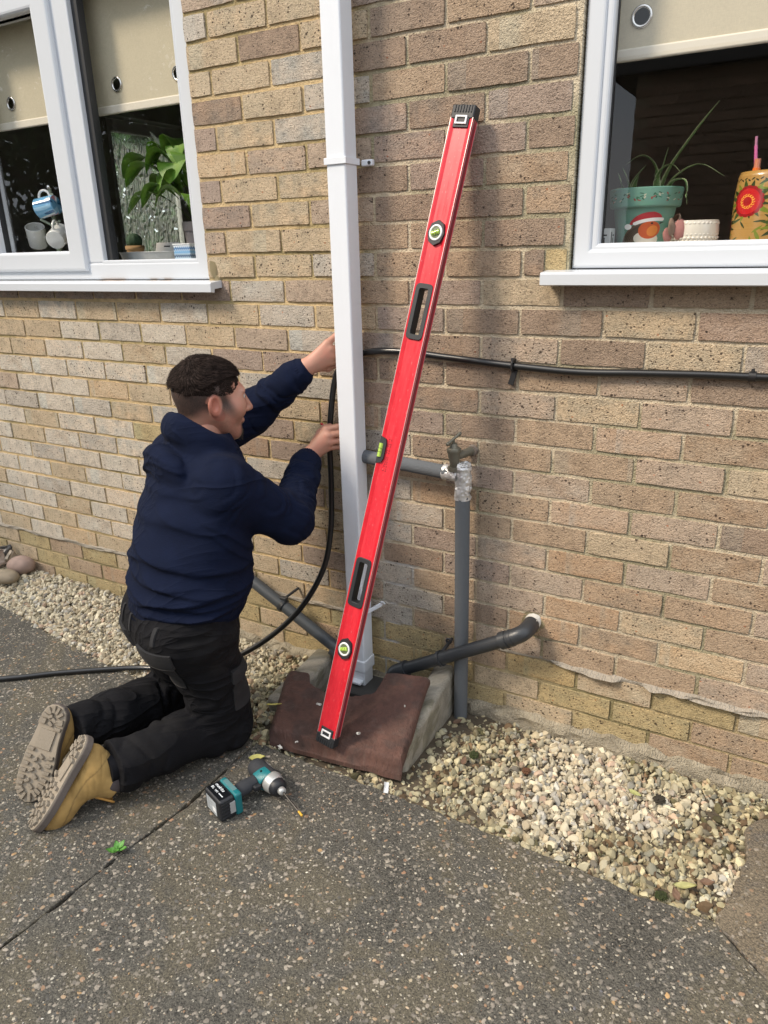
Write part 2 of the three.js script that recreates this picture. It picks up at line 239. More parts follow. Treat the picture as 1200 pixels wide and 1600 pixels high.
// exposed-aggregate concrete, 1.8 m to a tile
function aggregate(seed, dens, base, chalk, worn) {
  const S = 2048, M = 1.8, r = rng(seed), d = new Float32Array(S * S * 3), hb = new Uint8Array(S * S * 4), wr = (k) => ((k % S) + S) % S;
  const per = (x, y, f, z) => { const a = x / S * 2 * Math.PI, b = y / S * 2 * Math.PI; return noise(f * Math.cos(a) + 40, f * Math.sin(a) + f * Math.cos(b) + 40, f * Math.sin(b) + z * 17); };
  const C = 256, co = new Float32Array(C * C); for (let j = 0; j < C; j++) for (let i = 0; i < C; i++) co[j * C + i] = 0.5 * per(i * 8, j * 8, 1.6, 1) + 0.3 * per(i * 8, j * 8, 4, 2) + 0.2 * per(i * 8, j * 8, 9, 3);
  for (let j = 0; j < S; j++) for (let i = 0; i < S; i++) {
    const n = co[(j >> 3) * C + (i >> 3)], g = noise(i * 0.33, j * 0.33, 5), f = r(), m = 0.66 + 0.6 * (n - 0.5) + 0.85 * (g - 0.5) + 0.75 * (f - 0.5), k = sstep(0.5, 0.62, n), p = 3 * (j * S + i);
    d[p] = base[0] * m * (1 + 0.06 * k); d[p + 1] = base[1] * m; d[p + 2] = base[2] * m * (1 - 0.14 * k); const q = 4 * (j * S + i); hb[q] = hb[q + 1] = hb[q + 2] = 105 + 60 * (g - 0.5) + 50 * (f - 0.5); hb[q + 3] = 255;
  }
  const cols = [[0.50, 0.455, 0.36], [0.58, 0.54, 0.45], [0.42, 0.355, 0.25], [0.36, 0.22, 0.13], [0.42, 0.30, 0.19], [0.15, 0.135, 0.115], [0.095, 0.092, 0.085], [0.24, 0.215, 0.175], [0.33, 0.29, 0.24], [0.30, 0.17, 0.10], [0.46, 0.29, 0.13]];
  const wts = [9 * chalk, 6 * chalk, 6, 2, 3, 12, 7, 16, 14, 1.6, 0.8], tot = wts.reduce((a, b) => a + b);
  for (let q = 0; q < dens; q++) {
    let w = r() * tot, k = 0; while ((w -= wts[k]) > 0) k++;
    const c = cols[k], light = k < 3, R = (light ? mix(0.6, 3.6, r() ** 4.5) : mix(0.8, 5.5, r() ** 3.6)) * (S / M / 1000) * 1.2, el = 0.45 + 0.55 * r(), an = r() * 6.3, ca = Math.cos(an), sa = Math.sin(an), cx = r() * S, cy = r() * S, m = 0.72 + 0.5 * r(), ph = r() * 90, al = mix(0.72, 1, r()) * worn;
    const B = Math.ceil(R * 1.5);
    for (let j = -B; j <= B; j++) for (let i = -B; i <= B; i++) {
      const u = (i * ca + j * sa) / R, v = (-i * sa + j * ca) / (R * el), dd = Math.sqrt(u * u + v * v) + 0.55 * (noise(u * 1.6 + ph, v * 1.6) - 0.5); if (dd > 1) continue;
      const a = al * (1 - sstep(0.82, 1, dd)), x = wr(Math.round(cx) + i), y = wr(Math.round(cy) + j), p = 3 * (y * S + x), s = m * (0.92 + 0.16 * noise(x * 0.4, y * 0.4)); for (let e = 0; e < 3; e++) d[p + e] = mix(d[p + e], c[e] * s, a);
      const h = 4 * (y * S + x), z = mix(hb[h], 165 + 50 * (1 - dd), a); hb[h] = hb[h + 1] = hb[h + 2] = z;
    }
  }
  const b = new Uint8Array(S * S * 4); for (let q = 0; q < S * S; q++) { for (let e = 0; e < 3; e++) b[4 * q + e] = 255 * g22(d[3 * q + e]); b[4 * q + 3] = 255; }
  return new THREE.MeshStandardMaterial({ map: rawTex(b, S, S, true, [1 / M, 1 / M]), bumpMap: rawTex(hb, S, S, false, [1 / M, 1 / M]), bumpScale: 0.004, roughness: 0.88 });
}
const slabM = aggregate(31, 62000, [0.110, 0.103, 0.084], 1.25, 0.85);
const oldM = (() => { const m = aggregate(57, 34000, [0.165, 0.142, 0.112], 1.0, 0.62); return m; })();
const pave = setting('pavement');
const ragged = (pts, amp, seed, step = 0.012) => { const o = []; pts.forEach(([x, z, soft], k) => { const [x2, z2] = pts[(k + 1) % pts.length], L = Math.hypot(x2 - x, z2 - z), n = soft === 0 || L > 3 ? 1 : Math.max(1, Math.round(L / step)); for (let i = 0; i < n; i++) { const t = i / n, a = n > 1 && i ? amp : 0, X = mix(x, x2, t), Z = mix(z, z2, t); o.push([X + a * (noise(X * 45, Z * 45, seed) - 0.5) * 2 + a * 1.5 * (noise(X * 14, Z * 14, seed) - 0.5), Z + a * (noise(X * 45, Z * 45, seed + 7) - 0.5) * 2 + a * 1.5 * (noise(X * 14, Z * 14, seed + 3) - 0.5)]); } }); return o; };
function slab(pts, m, y, seed, amp = 0.004) {
  const s = new THREE.Shape(ragged(pts, amp, seed).map(([x, z]) => new THREE.Vector2(x, -z)));
  const g = new THREE.ExtrudeGeometry(s, { depth: 0.066, bevelEnabled: true, bevelThickness: 0.004, bevelSize: 0.003, bevelSegments: 2 }); g.rotateX(-Math.PI / 2); g.translate(0, y - 0.07, 0);
  return part('slab', g, m, pave);
}
const EDGE_L = [[-8, -0.15], [-4, 0.1], [-2.85, 0.215], [-2.377, 0.285], [-1.826, 0.379], [-1.57, 0.407], [-1.364, 0.424], [-0.802, 0.505], [-0.752, 0.512]];
slab([...EDGE_L, [-0.749, 0.8], [-0.780, 1.1], [-0.805, 1.36], [-0.845, 2.2], [-0.86, 14, 0], [-14, 14, 0], [-14, -0.15, 0]], slabM, 0.0, 4);
slab([[-0.742, 0.512], [-0.43, 0.513], [-0.1, 0.516], [0.207, 0.523], [0.45, 0.536], [0.585, 0.530], [0.66, 0.60], [0.80, 0.70], [1.4, 0.95], [3.0, 1.15], [14, 1.2, 0], [14, 14, 0], [-0.85, 14, 0], [-0.831, 2.2], [-0.791, 1.36], [-0.767, 1.1], [-0.733, 0.8]], slabM, 0.0, 9, 0.005);
slab([[0.592, 0.524], [0.612, 0.44], [0.632, 0.36], [0.636, 0.26], [0.628, 0.19], [0.66, 0.135], [0.76, 0.09], [0.95, 0.05], [3, 0.03, 0], [14, 0.03, 0], [14, 1.19, 0], [3.0, 1.142], [1.4, 0.942], [0.805, 0.692], [0.664, 0.592]], oldM, -0.001, 15, 0.006);
{ const g = new THREE.BoxGeometry(0.02, 0.02, 4); const d = part('joint_dirt', g, mat([0.035, 0.03, 0.024], 1), pave); d.position.set(-0.80, -0.028, 2.4); d.rotation.y = 0.055; }
// larger pebbles standing just proud of the concrete
{
  const r = rng(808), list = [], cols = [[0.66, 0.61, 0.50], [0.56, 0.47, 0.34], [0.38, 0.22, 0.12], [0.42, 0.33, 0.23], [0.12, 0.12, 0.13], [0.24, 0.22, 0.19], [0.72, 0.69, 0.62]];
  const ico = mergeVertices((() => { const g = new THREE.IcosahedronGeometry(1, 1); g.deleteAttribute('uv'); g.deleteAttribute('normal'); return g; })());
  for (let k = 0; k < 700; k++) {
    const x = mix(-2.4, 1.0, r()), z = mix(0.45, 1.9, r()), c = cols[Math.floor(r() * 7)], s = 0.0012 + 0.0038 * r() ** 4, ph = r() * 50, m = 0.75 + 0.4 * r();
    if (z < 0.56 && x > -0.9 || z < 0.32 - 0.09 * (x + 2.3) + 0.27) continue;
    const g = warp(ico.clone(), (o) => { const q = 0.75 + 0.5 * noise(o[0] + ph, o[1], o[2]); o[0] *= q; o[1] *= q * 0.32; o[2] *= q * 0.62; }); g.rotateY(r() * 6.3); g.scale(s, s, s); g.translate(x, 0.0002, z);
    list.push(paint(g, (a, b, e, o) => { o[0] = c[0] * m; o[1] = c[1] * m; o[2] = c[2] * m; }));
  }
  const o = part('aggregate_pebbles', mergeGeometries(list), new THREE.MeshStandardMaterial({ vertexColors: true, roughness: 0.7 }), pave); o.userData.kind = 'stuff';
}
// gravel beds
const stoneGeos = [0, 1, 2, 3].map((k) => { let g = new THREE.IcosahedronGeometry(1, 2); g.deleteAttribute('uv'); g.deleteAttribute('normal'); g = mergeVertices(g, 1e-4); const r = rng(60 + k), pl = []; for (let q = 0; q < 9; q++) { const n = V(r() - 0.5, r() - 0.5, r() - 0.5).normalize(); pl.push([n, 0.44 + 0.28 * r()]); }
  warp(g, (o) => { const p = V(...o).multiplyScalar(1.12); for (const [n, c] of pl) { const d = p.dot(n); if (d > c) p.addScaledVector(n, (c - d)); } p.multiplyScalar(1.08 + 0.22 * noise(p.x * 1.7 + k * 9, p.y * 1.7, p.z * 1.7)); o[0] = p.x; o[1] = p.y; o[2] = p.z; }); return toCreasedNormals(g, 0.38); });
const stoneM = new THREE.MeshStandardMaterial({ roughness: 0.9, bumpMap: grainBump, bumpScale: 0.001 });
function gravel(name, label, inside, height, count, box4, seed, sizes, dirt) {
  const bed = new THREE.Group(); bed.name = name; bed.userData = { kind: 'stuff', label, category: 'gravel' }; scene.add(bed);
  const r = rng(seed), put = [[], [], [], []], M = new THREE.Matrix4(), Q = new THREE.Quaternion(), E = new THREE.Euler();
  for (let k = 0; k < count; k++) {
    const x = mix(box4[0], box4[1], r()), z = mix(box4[2], box4[3], r()); const a = r(), b = r(), c = r(), s0 = r(), s1 = r(), lay = r(), tone = r(), e1 = r() * 6.3, e2 = r() * 6.3, e3 = r() * 6.3; if (!inside(x, z)) continue;
    const s = mix(sizes[0], sizes[1], s0 ** 2.0) / 2, y = height(x, z) - 0.024 * (1 - lay) ** 1.1 + 0.003 * (s1 - 0.5);
    M.compose(V(x, y, z), Q.setFromEuler(E.set(e1 * 0.4, e2, e3 * 0.4)), V(s * (0.95 + 0.5 * a), s * (0.62 + 0.35 * b), s * (0.75 + 0.35 * c)));
    const dk = dirt(x, z), pal = tone < dk * 0.16 ? [[0.16, 0.105, 0.065], [0.13, 0.115, 0.06], [0.20, 0.13, 0.08]][k % 3] : tone < 0.55 ? [0.55, 0.495, 0.365] : tone < 0.78 ? [0.45, 0.38, 0.265] : tone < 0.89 ? [0.44, 0.42, 0.365] : tone < 0.95 ? [0.46, 0.34, 0.25] : [0.28, 0.25, 0.21], m = (0.55 + 0.62 * b) * mix(1, 0.5, dk * a);
    put[k & 3].push([M.clone(), lin(pal[0] * m, pal[1] * m, pal[2] * m * mix(1, 0.85, dk))]);
  }
  put.forEach((l, k) => { const im = new THREE.InstancedMesh(stoneGeos[k], stoneM, l.length); l.forEach(([m, c], i) => { im.setMatrixAt(i, m); im.setColorAt(i, c); }); im.name = 'gravel_stone'; im.userData.kind = 'stuff'; shade(im); bed.add(im); });
}
const edgeZ = (x) => { for (let k = 0; k < EDGE_L.length - 1; k++) { const [a, b] = EDGE_L[k], [c, d] = EDGE_L[k + 1]; if (x >= a && x <= c) return mix(b, d, (x - a) / (c - a)); } return 0.51; };
const blockSolid = (x, z) => x > -0.80 && x < -0.275 && z < 0.40;
gravel('gravel_bed', 'pale angular gravel strip along the wall behind the kneeling person', (x, z) => z > 0.012 && z < edgeZ(x) + 0.012 && !(x > -0.79 && z < 0.45), (x, z) => -0.004 + 0.045 * sstep(-1.2, -2.4, x) * sstep(0.32, 0.0, z) + 0.010 * (noise(x * 6, z * 6) - 0.5), 24000, [-3.1, -0.68, 0, 0.53], 11, [0.008, 0.025], (x, z) => sstep(-1.15, -0.8, x));
gravel('gravel_bed_001', 'pale yellowish gravel bed with dirt and moss below the drain pipe', (x, z) => z > 0.012 && z < 0.522 && x < 0.632 + (z < 0.16 ? (0.16 - z) * 2.2 : 0) - (z > 0.4 ? (z - 0.4) * 0.28 : 0) && !(x < -0.268 && z < 0.44) && x > -0.76, (x, z) => -0.017 - 0.012 * sstep(0, -0.25, x) + 0.012 * (noise(x * 6 + 3, z * 6) - 0.5), 17500, [-0.76, 0.95, 0, 0.53], 12, [0.008, 0.026], (x, z) => Math.max(sstep(0.12, -0.1, x) * 0.8, sstep(0.55, 0.75, noise(x * 6, z * 8, 4)), sstep(0.44, 0.52, z) * 0.7));
// ---------- windows and the room behind them ----------
const upvc = mat([0.57, 0.60, 0.635], 0.3, { clearcoat: 0.3, clearcoatRoughness: 0.2 }), rubber = mat([0.018, 0.019, 0.021], 0.6);
const paneM = mat([1, 1, 1], 0.0, { transmission: 1, thickness: 0, ior: 1.52 });
function frameGeo(x0, x1, y0, y1, w, z0, z1, bev = 0.006) {     // a mitred frame: w = widths [left, right, bottom, top]
  const s = new THREE.Shape([[x0 + bev, y0 + bev], [x1 - bev, y0 + bev], [x1 - bev, y1 - bev], [x0 + bev, y1 - bev]].map((p) => new THREE.Vector2(...p)));
  s.holes.push(new THREE.Path([[x0 + w[0] - bev, y0 + w[2] - bev], [x0 + w[0] - bev, y1 - w[3] + bev], [x1 - w[1] + bev, y1 - w[3] + bev], [x1 - w[1] + bev, y0 + w[2] - bev]].map((p) => new THREE.Vector2(...p))));
  const g = new THREE.ExtrudeGeometry(s, { depth: z1 - z0 - 2 * bev, bevelEnabled: true, bevelThickness: bev, bevelSize: bev, bevelSegments: 3 }); g.translate(0, 0, z0 + bev); return g;
}
function sillGeo(x0, x1, y) { const s = new THREE.Shape([[0.053, 0.003], [0.053, 0.027], [0.05, 0.0305], [0.004, 0.0345], [-0.10, 0.0365], [-0.10, 0.02], [0.035, 0.012], [0.038, 0]].map((p) => new THREE.Vector2(...p))); const g = new THREE.ExtrudeGeometry(s, { depth: x1 - x0, bevelEnabled: true, bevelSize: 0.0015, bevelThickness: 0.0015, bevelSegments: 2 }); g.rotateY(-Math.PI / 2); g.scale(1, 1, 1); g.translate(x1, y, 0); return g; }
// rotateY(-90): shape x (outwards) -> world z, extrusion -> world -x
const winL = thing('casement_window', 'white plastic window with opening casement beside fixed pane, peace lily inside', 'window');
part('frame', frameGeo(-2.60, -1.2185, 1.367, 2.38, [0.055, 0.058, 0.06, 0.06], -0.095, -0.020, 0.008), upvc, winL);
part('mullion', new RoundedBoxGeometry(0.082, 0.9, 0.072, 2, 0.008).translate(-1.786, 1.875, -0.058), upvc, winL);
const sash = part('sash', frameGeo(-2.425, -1.822, 1.398, 2.325, [0.10, 0.088, 0.074, 0.074], -0.085, -0.004, 0.012), upvc, winL);
part('pane', new THREE.PlaneGeometry(0.44, 0.80).translate(-2.118, 1.862, -0.048), paneM, sash);
part('gasket', frameGeo(-2.335, -1.902, 1.466, 2.257, [0.012, 0.006, 0.004, 0.006], -0.06, -0.034, 0.002), rubber, sash);
part('pane', new THREE.PlaneGeometry(0.47, 0.92).translate(-1.49, 1.873, -0.056), paneM, winL);
part('gasket', frameGeo(-1.748, -1.268, 1.420, 2.33, [0.036, 0.006, 0.005, 0.006], -0.07, -0.040, 0.002), rubber, winL);
part('glazing_bead', frameGeo(-1.752, -1.272, 1.422, 2.325, [0.012, 0.012, 0.014, 0.012], -0.05, -0.0215, 0.004), upvc, winL);
part('sill', sillGeo(-2.72, -1.162, 1.3285), upvc, winL);
part('sill_gap', box(-2.6, -1.222, 1.3600, 1.3668, -0.09, -0.024), rubber, winL);
const sealM = mat([0.74, 0.74, 0.72], 0.5);
{ const pts = []; for (let y = 1.37; y < 2.38; y += 0.018) pts.push([-1.2165 + 0.0035 * (noise(y * 60, 3) - 0.5), y, -0.017]); part('sealant', tube(pts, 0.0045, 200, 6), sealM, winL); }
const winR = thing('fixed_window', 'white plastic window with potted spider plant and painted jar inside', 'window');
part('frame', frameGeo(0.0165, 1.44, 1.392, 2.38, [0.046, 0.05, 0.046, 0.05], -0.095, -0.016, 0.008), upvc, winR);
part('glazing_bead', frameGeo(0.055, 1.40, 1.428, 2.34, [0.026, 0.026, 0.024, 0.026], -0.06, -0.0225, 0.009), upvc, winR);
part('gasket', frameGeo(0.0745, 1.38, 1.4475, 2.32, [0.009, 0.006, 0.004, 0.006], -0.058, -0.044, 0.002), rubber, winR);
part('pane', new THREE.PlaneGeometry(1.33, 0.90).translate(0.735, 1.885, -0.052), paneM, winR);
part('sill', sillGeo(-0.043, 1.55, 1.3530), upvc, winR);
part('sill_gap', box(0.03, 1.44, 1.3852, 1.3918, -0.09, -0.0225), rubber, winR);

// the room
const room = setting('room');
{
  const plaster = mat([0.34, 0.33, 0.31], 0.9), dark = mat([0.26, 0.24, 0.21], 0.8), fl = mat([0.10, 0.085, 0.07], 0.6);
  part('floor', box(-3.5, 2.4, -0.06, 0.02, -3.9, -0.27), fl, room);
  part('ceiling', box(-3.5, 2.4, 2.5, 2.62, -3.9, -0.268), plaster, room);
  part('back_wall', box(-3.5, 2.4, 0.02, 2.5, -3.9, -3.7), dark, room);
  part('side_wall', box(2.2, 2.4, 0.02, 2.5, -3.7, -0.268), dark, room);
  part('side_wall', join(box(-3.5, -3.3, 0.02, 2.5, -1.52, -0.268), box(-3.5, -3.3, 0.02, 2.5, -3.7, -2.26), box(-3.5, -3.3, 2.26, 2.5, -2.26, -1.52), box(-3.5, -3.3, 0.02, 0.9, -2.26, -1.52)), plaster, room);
  part('worktop', box(-3.28, 2.1, 0.86, 0.90, -0.95, -0.27), mat([0.16, 0.12, 0.09], 0.4), room);
  part('window_board', box(-2.75, -1.1, 1.385, 1.412, -0.42, -0.098), mat([0.72, 0.72, 0.70], 0.5), room);
  part('window_board', box(-0.1, 1.6, 1.405, 1.432, -0.42, -0.098), mat([0.72, 0.72, 0.70], 0.5), room);
  for (const [x, y] of [[-2.55, 1.50], [-2.45, 1.50], [-2.33, 1.50]]) part('wall_tile', box(x, x + 0.095, 0.92, y, -3.698, -3.69), mat(x === -2.45 ? [0.25, 0.03, 0.02] : [0.45, 0.43, 0.4], 0.3), room);
}
const backDoor = thing('glazed_door', 'back door with patterned frosted glass lit from outside, seen through the left window', 'door');
{
  const df = mat([0.62, 0.63, 0.64], 0.4), wav = dataTex(512, 512, (i, j, o) => { const w = fbm(i * 0.03, j * 0.015, 2, 2) * 40, v = 0.5 + 0.5 * Math.sin((noise(i * 0.045 + w * 0.05, j * 0.03, 4) * 9 + w * 0.2)); o[0] = o[1] = o[2] = v; }, false); wav.repeat.set(1.5, 1.5);
  const fr = frameGeo(1.53, 2.25, 0.91, 2.25, [0.085, 0.1, 0.12, 0.07], -0.02, 0.03, 0.006); fr.rotateY(Math.PI / 2); fr.translate(-3.4, 0, 0); part('frame', fr, df, backDoor);
  const gl = new THREE.PlaneGeometry(0.57, 1.2, 1, 1); gl.rotateY(Math.PI / 2); gl.translate(-3.395, 1.6, -1.885); part('pane', gl, mat([0.86, 0.95, 0.90], 0.5, { transmission: 1, thickness: 0, ior: 1.5, bumpMap: wav, bumpScale: 0.03 }), backDoor);
  part('handle', rod([-3.32, 1.3, -2.2], [-3.32, 1.42, -2.2], 0.012), mat([0.7, 0.7, 0.7], 0.3, { metalness: 1 }), backDoor);
}
// blinds with eyelets
const blindTex = dataTex(256, 256, (i, j, o) => { const m = 0.86 + 0.08 * (noise(i * 0.9, j * 0.12) - 0.5) + 0.08 * (noise(i * 0.12, j * 0.9, 3) - 0.5) + 0.05 * fbm(i * 0.02, j * 0.02, 2); o[0] = g22(0.57 * m); o[1] = g22(0.515 * m); o[2] = g22(0.375 * m); }); blindTex.repeat.set(6, 6);
const blindM = mat([1, 1, 1], 0.85, { map: blindTex }), ringM = mat([0.62, 0.61, 0.58], 0.25, { metalness: 1 }), barM = mat([0.62, 0.58, 0.48], 0.6);
function blind(label, x0, x1, y0, y1, eyes, ey, z) {
  const t = thing('roller_blind', label, 'blind'), s = new THREE.Shape([[x0, y0], [x1, y0], [x1, y1], [x0, y1]].map((p) => new THREE.Vector2(...p)));
  for (const x of eyes) { const h = new THREE.Path(); h.absarc(x, ey, 0.019, 0, Math.PI * 2, true); s.holes.push(h); }
  const g = new THREE.ExtrudeGeometry(s, { depth: 0.002, bevelEnabled: false, curveSegments: 24 }); g.translate(0, 0, z); part('cloth', g, blindM, t);
  part('bottom_bar', new RoundedBoxGeometry(x1 - x0, 0.028, 0.012, 3, 0.005).translate((x0 + x1) / 2, y0 + 0.012, z + 0.001), barM, t);
  for (const x of eyes) part('eyelet', new THREE.TorusGeometry(0.021, 0.0045, 10, 32).translate(x, ey, z + 0.003), ringM, t);
}
blind('cream roller blind with metal eyelets behind the casement window', -2.58, -1.23, 1.928, 2.5, [-2.248, -1.955, -1.66, -1.37], 2.015, -0.125);
blind('cream roller blind with metal eyelets above the potted spider plant', 0.03, 1.43, 1.868, 2.5, [0.119, 0.42, 0.72], 1.957, -0.125);

// things on the left window board
const glaze = (c, r = 0.25) => mat(c, r, { clearcoat: 0.5 });
const lathe = (p, seg = 40) => new THREE.LatheGeometry(p.map((q) => new THREE.Vector2(...q)), seg);
{
  const tr = thing('mug_tree', 'pale green wooden mug tree standing on the left window board', 'mug tree'), gm = mat([0.30, 0.36, 0.27], 0.5), x = -2.21, z = -0.2;
  part('base', lathe([[0, 0], [0.07, 0], [0.07, 0.012], [0.02, 0.02], [0, 0.02]]).translate(x, 1.412, z), gm, tr);
  part('post', rod([x, 1.42, z], [x, 1.71, z], 0.011, 0.009), gm, tr);
  part('finial', new THREE.SphereGeometry(0.011, 16, 10).translate(x, 1.72, z), mat([0.7, 0.7, 0.68], 0.25, { metalness: 1 }), tr);
  for (const [dx, dy, dz, y] of [[0.05, 0.03, 0.03, 1.66], [-0.06, 0.03, 0.02, 1.57], [0.055, 0.03, 0.02, 1.56]]) part('peg', rod([x, y, z], [x + dx, y + dy, z + dz], 0.005), gm, tr);
  const mug = (label, c, cx, cy, cz, tilt, yaw, tex) => {
    const t = thing('mug', label, 'mug'), m = tex ? mat([1, 1, 1], 0.2, { map: tex, clearcoat: 0.5 }) : glaze(c);
    part('body', lathe([[0, -0.042], [0.034, -0.042], [0.037, -0.036], [0.039, 0.04], [0.037, 0.042], [0.0355, 0.04], [0.034, -0.034], [0, -0.036]]), m, t);
    part('handle', new THREE.TorusGeometry(0.024, 0.005, 10, 26, Math.PI * 1.15).rotateZ(-Math.PI * 0.58).translate(0.037, 0, 0), glaze(tex ? [0.75, 0.77, 0.78] : c), t);
    t.position.set(cx, cy, cz); t.rotation.set(0, yaw, tilt);
  };
  const fl = canvasTex(256, 128, (g, w, h) => { g.fillStyle = '#6fa9cf'; g.fillRect(0, 0, w, h); const r = rng(5); for (let k = 0; k < 60; k++) { g.fillStyle = ['#9cc6e0', '#3f7fb0', '#d99aa2', '#d8e4ea', '#2f5f8a'][k % 5]; g.beginPath(); g.ellipse(r() * w, r() * h, 6 + 16 * r(), 4 + 8 * r(), r() * 3, 0, 7); g.fill(); } });
  mug('blue floral mug hanging upside down at the top of the mug tree', null, -2.185, 1.645, -0.16, 1.75, 0.35, fl);
  mug('glossy white mug hanging low on the mug tree, beside the red tile', [0.55, 0.56, 0.53], -2.285, 1.535, -0.16, 0.5, 2.4);
  mug('white mug hanging open side outwards on the mug tree, beside the mullion', [0.62, 0.63, 0.60], -2.135, 1.53, -0.15, 1.2, -1.1);
}
const soilM = mat([0.05, 0.035, 0.022], 1), leafMat = (c) => mat(c, 0.45, { side: THREE.DoubleSide, transmission: 0.25, thickness: 0, vertexColors: true });
function blade(pts, w, fold, colA, colB, seg = 14, stripe) {     // a leaf along a curve, with a folded midrib
  const c = new THREE.CatmullRomCurve3(pts.map((p) => V(...p))), P = [], C = [], I = [], up = V(0, 1, 0);
  for (let i = 0; i <= seg; i++) {
    const t = i / seg, p = c.getPoint(t), d = c.getTangent(t), s = V().crossVectors(d, up); if (s.lengthSq() < 0.02) s.set(0.8, 0, -0.6); s.normalize(); const n = V().crossVectors(s, d).normalize(), k = w(t);
    for (let j = -2; j <= 2; j++) { const q = p.clone().addScaledVector(s, k * j / 2).addScaledVector(n, Math.abs(j) / 2 * k * fold); P.push(q.x, q.y, q.z); const e = stripe ? (Math.abs(j) === 2 ? 1 : 0) : noise(t * 14 + j * 3, j * 1.7, seg); for (let a = 0; a < 3; a++) C.push(mix(colA[a], colB[a], e)); }
  }
  for (let i = 0; i < seg; i++) for (let j = 0; j < 4; j++) { const a = i * 5 + j, b = a + 5; I.push(a, b, a + 1, b, b + 1, a + 1); }
  const g = new THREE.BufferGeometry(); g.setAttribute('position', new THREE.Float32BufferAttribute(P, 3)); g.setAttribute('color', new THREE.Float32BufferAttribute(C, 3)); g.setIndex(I); g.computeVertexNormals(); return g;
}
{
  const t = thing('peace_lily', 'peace lily with broad green leaves and white flower in a grey pot', 'plant'), x = -1.455, z = -0.235;
  part('pot', lathe([[0, 0], [0.040, 0], [0.052, 0.118], [0.057, 0.118], [0.058, 0.148], [0.054, 0.15], [0.049, 0.13], [0, 0.13]]).translate(x, 1.413, z), mat([0.17, 0.15, 0.15], 0.55), t);
  part('soil', new THREE.CircleGeometry(0.049, 24).rotateX(-Math.PI / 2).translate(x, 1.545, z), soilM, t);
  const lm = leafMat([1, 1, 1]), A = [0.075, 0.21, 0.022], B = [0.22, 0.36, 0.05], r = rng(91);
  const tips = [[-1.68, 1.73, -0.12, 0.055], [-1.58, 1.77, -0.13, 0.055], [-1.52, 1.70, -0.12, 0.05], [-1.46, 1.73, -0.12, 0.055], [-1.63, 1.66, -0.14, 0.05], [-1.55, 1.65, -0.12, 0.045], [-1.73, 1.765, -0.16, 0.05], [-1.70, 1.64, -0.13, 0.028], [-1.62, 1.80, -0.2, 0.045], [-1.55, 1.82, -0.22, 0.045], [-1.47, 1.79, -0.17, 0.05], [-1.40, 1.76, -0.16, 0.045], [-1.38, 1.83, -0.25, 0.05], [-1.33, 1.70, -0.2, 0.045], [-1.60, 1.72, -0.3, 0.045], [-1.66, 1.70, -0.25, 0.045], [-1.35, 1.62, -0.14, 0.04]];
  for (const [tx, ty, tz, w] of tips) { const b = [x + 0.02 * (r() - 0.5), 1.545, z + 0.02 * (r() - 0.5)], m = [mix(b[0], tx, 0.35), mix(b[1], ty, 0.72) + 0.02, mix(b[2], tz, 0.35)], q = [mix(b[0], tx, 0.72), ty + 0.025, mix(b[2], tz, 0.75)]; part('leaf', blade([b, m, q, [tx, ty - 0.045, tz]], (k) => 0.003 + 1.3 * w * Math.sin(Math.PI * clamp((k - 0.32) / 0.68)) ** 0.8 * (k > 0.32 ? 1 : 0), 0.14, A, B), lm, t); }
  part('flower', blade([[x, 1.55, z], [-1.53, 1.74, -0.22], [-1.565, 1.80, -0.2], [-1.60, 1.87, -0.19]], (k) => 0.002 + 0.019 * Math.sin(Math.PI * clamp((k - 0.55) / 0.45)) * (k > 0.55 ? 1 : 0), 0.5, [0.6, 0.63, 0.52], [0.66, 0.68, 0.6]), lm, t);
  const zig = canvasTex(256, 128, (g, w, h) => { g.fillStyle = '#dfe6ea'; g.fillRect(0, 0, w, h); ['#1f5f96', '#4f95c4', '#17486f', '#8db9d6', '#2b73ab'].forEach((c, k) => { g.strokeStyle = c; g.lineWidth = 11; g.beginPath(); for (let i = 0; i <= 16; i++) g.lineTo(i * 16, 12 + k * 24 + (i % 2 ? 18 : 0)); g.stroke(); }); });
  const p = thing('small_planter', 'small square planter with blue zigzag pattern below the peace lily', 'planter'), m = mat([1, 1, 1], 0.35, { map: zig });
  part('body', box(-1.475, -1.395, 1.413, 1.482, -0.19, -0.115, 0.004), m, p); part('rim', frameGeo(-1.477, -1.393, -0.076 - 0.116, -0.113, [0.006, 0.006, 0.006, 0.006], 0, 0.005, 0.001).rotateX(-Math.PI / 2).translate(0, 1.482, -0.305), glaze([0.7, 0.72, 0.72]), p);
  const bowl = thing('washing_bowl', 'shallow grey plastic tray on the left window board', 'tray'), bm = mat([0.42, 0.43, 0.42], 0.45);
  part('body', lathe([[0, 0], [0.11, 0], [0.125, 0.008], [0.142, 0.046], [0.147, 0.047], [0.147, 0.05], [0.139, 0.05], [0.12, 0.012], [0, 0.008]], 48).scale(1, 1, 0.45).translate(-1.675, 1.413, -0.185), bm, bowl);
  const pk = thing('paper_packet', 'white paper packet with hanging slot propped behind the grey tray', 'packet');
  part('body', box(-0.062, 0.062, 0, 0.085, -0.006, 0.006, 0.004).rotateX(-0.3).translate(-1.675, 1.414, -0.27), mat([0.66, 0.65, 0.62], 0.7), pk); part('slot', box(-0.016, 0.016, 0.066, 0.071, 0.0055, 0.0068).rotateX(-0.3).translate(-1.675, 1.414, -0.27), rubber, pk);
  const tc = thing('cactus_pot', 'small terracotta pot with dark cactus behind the mullion', 'plant');
  part('pot', lathe([[0, 0], [0.026, 0], [0.035, 0.06], [0.038, 0.06], [0.038, 0.075], [0, 0.07]], 28).translate(-1.87, 1.413, -0.30), mat([0.32, 0.20, 0.09], 0.8), tc);
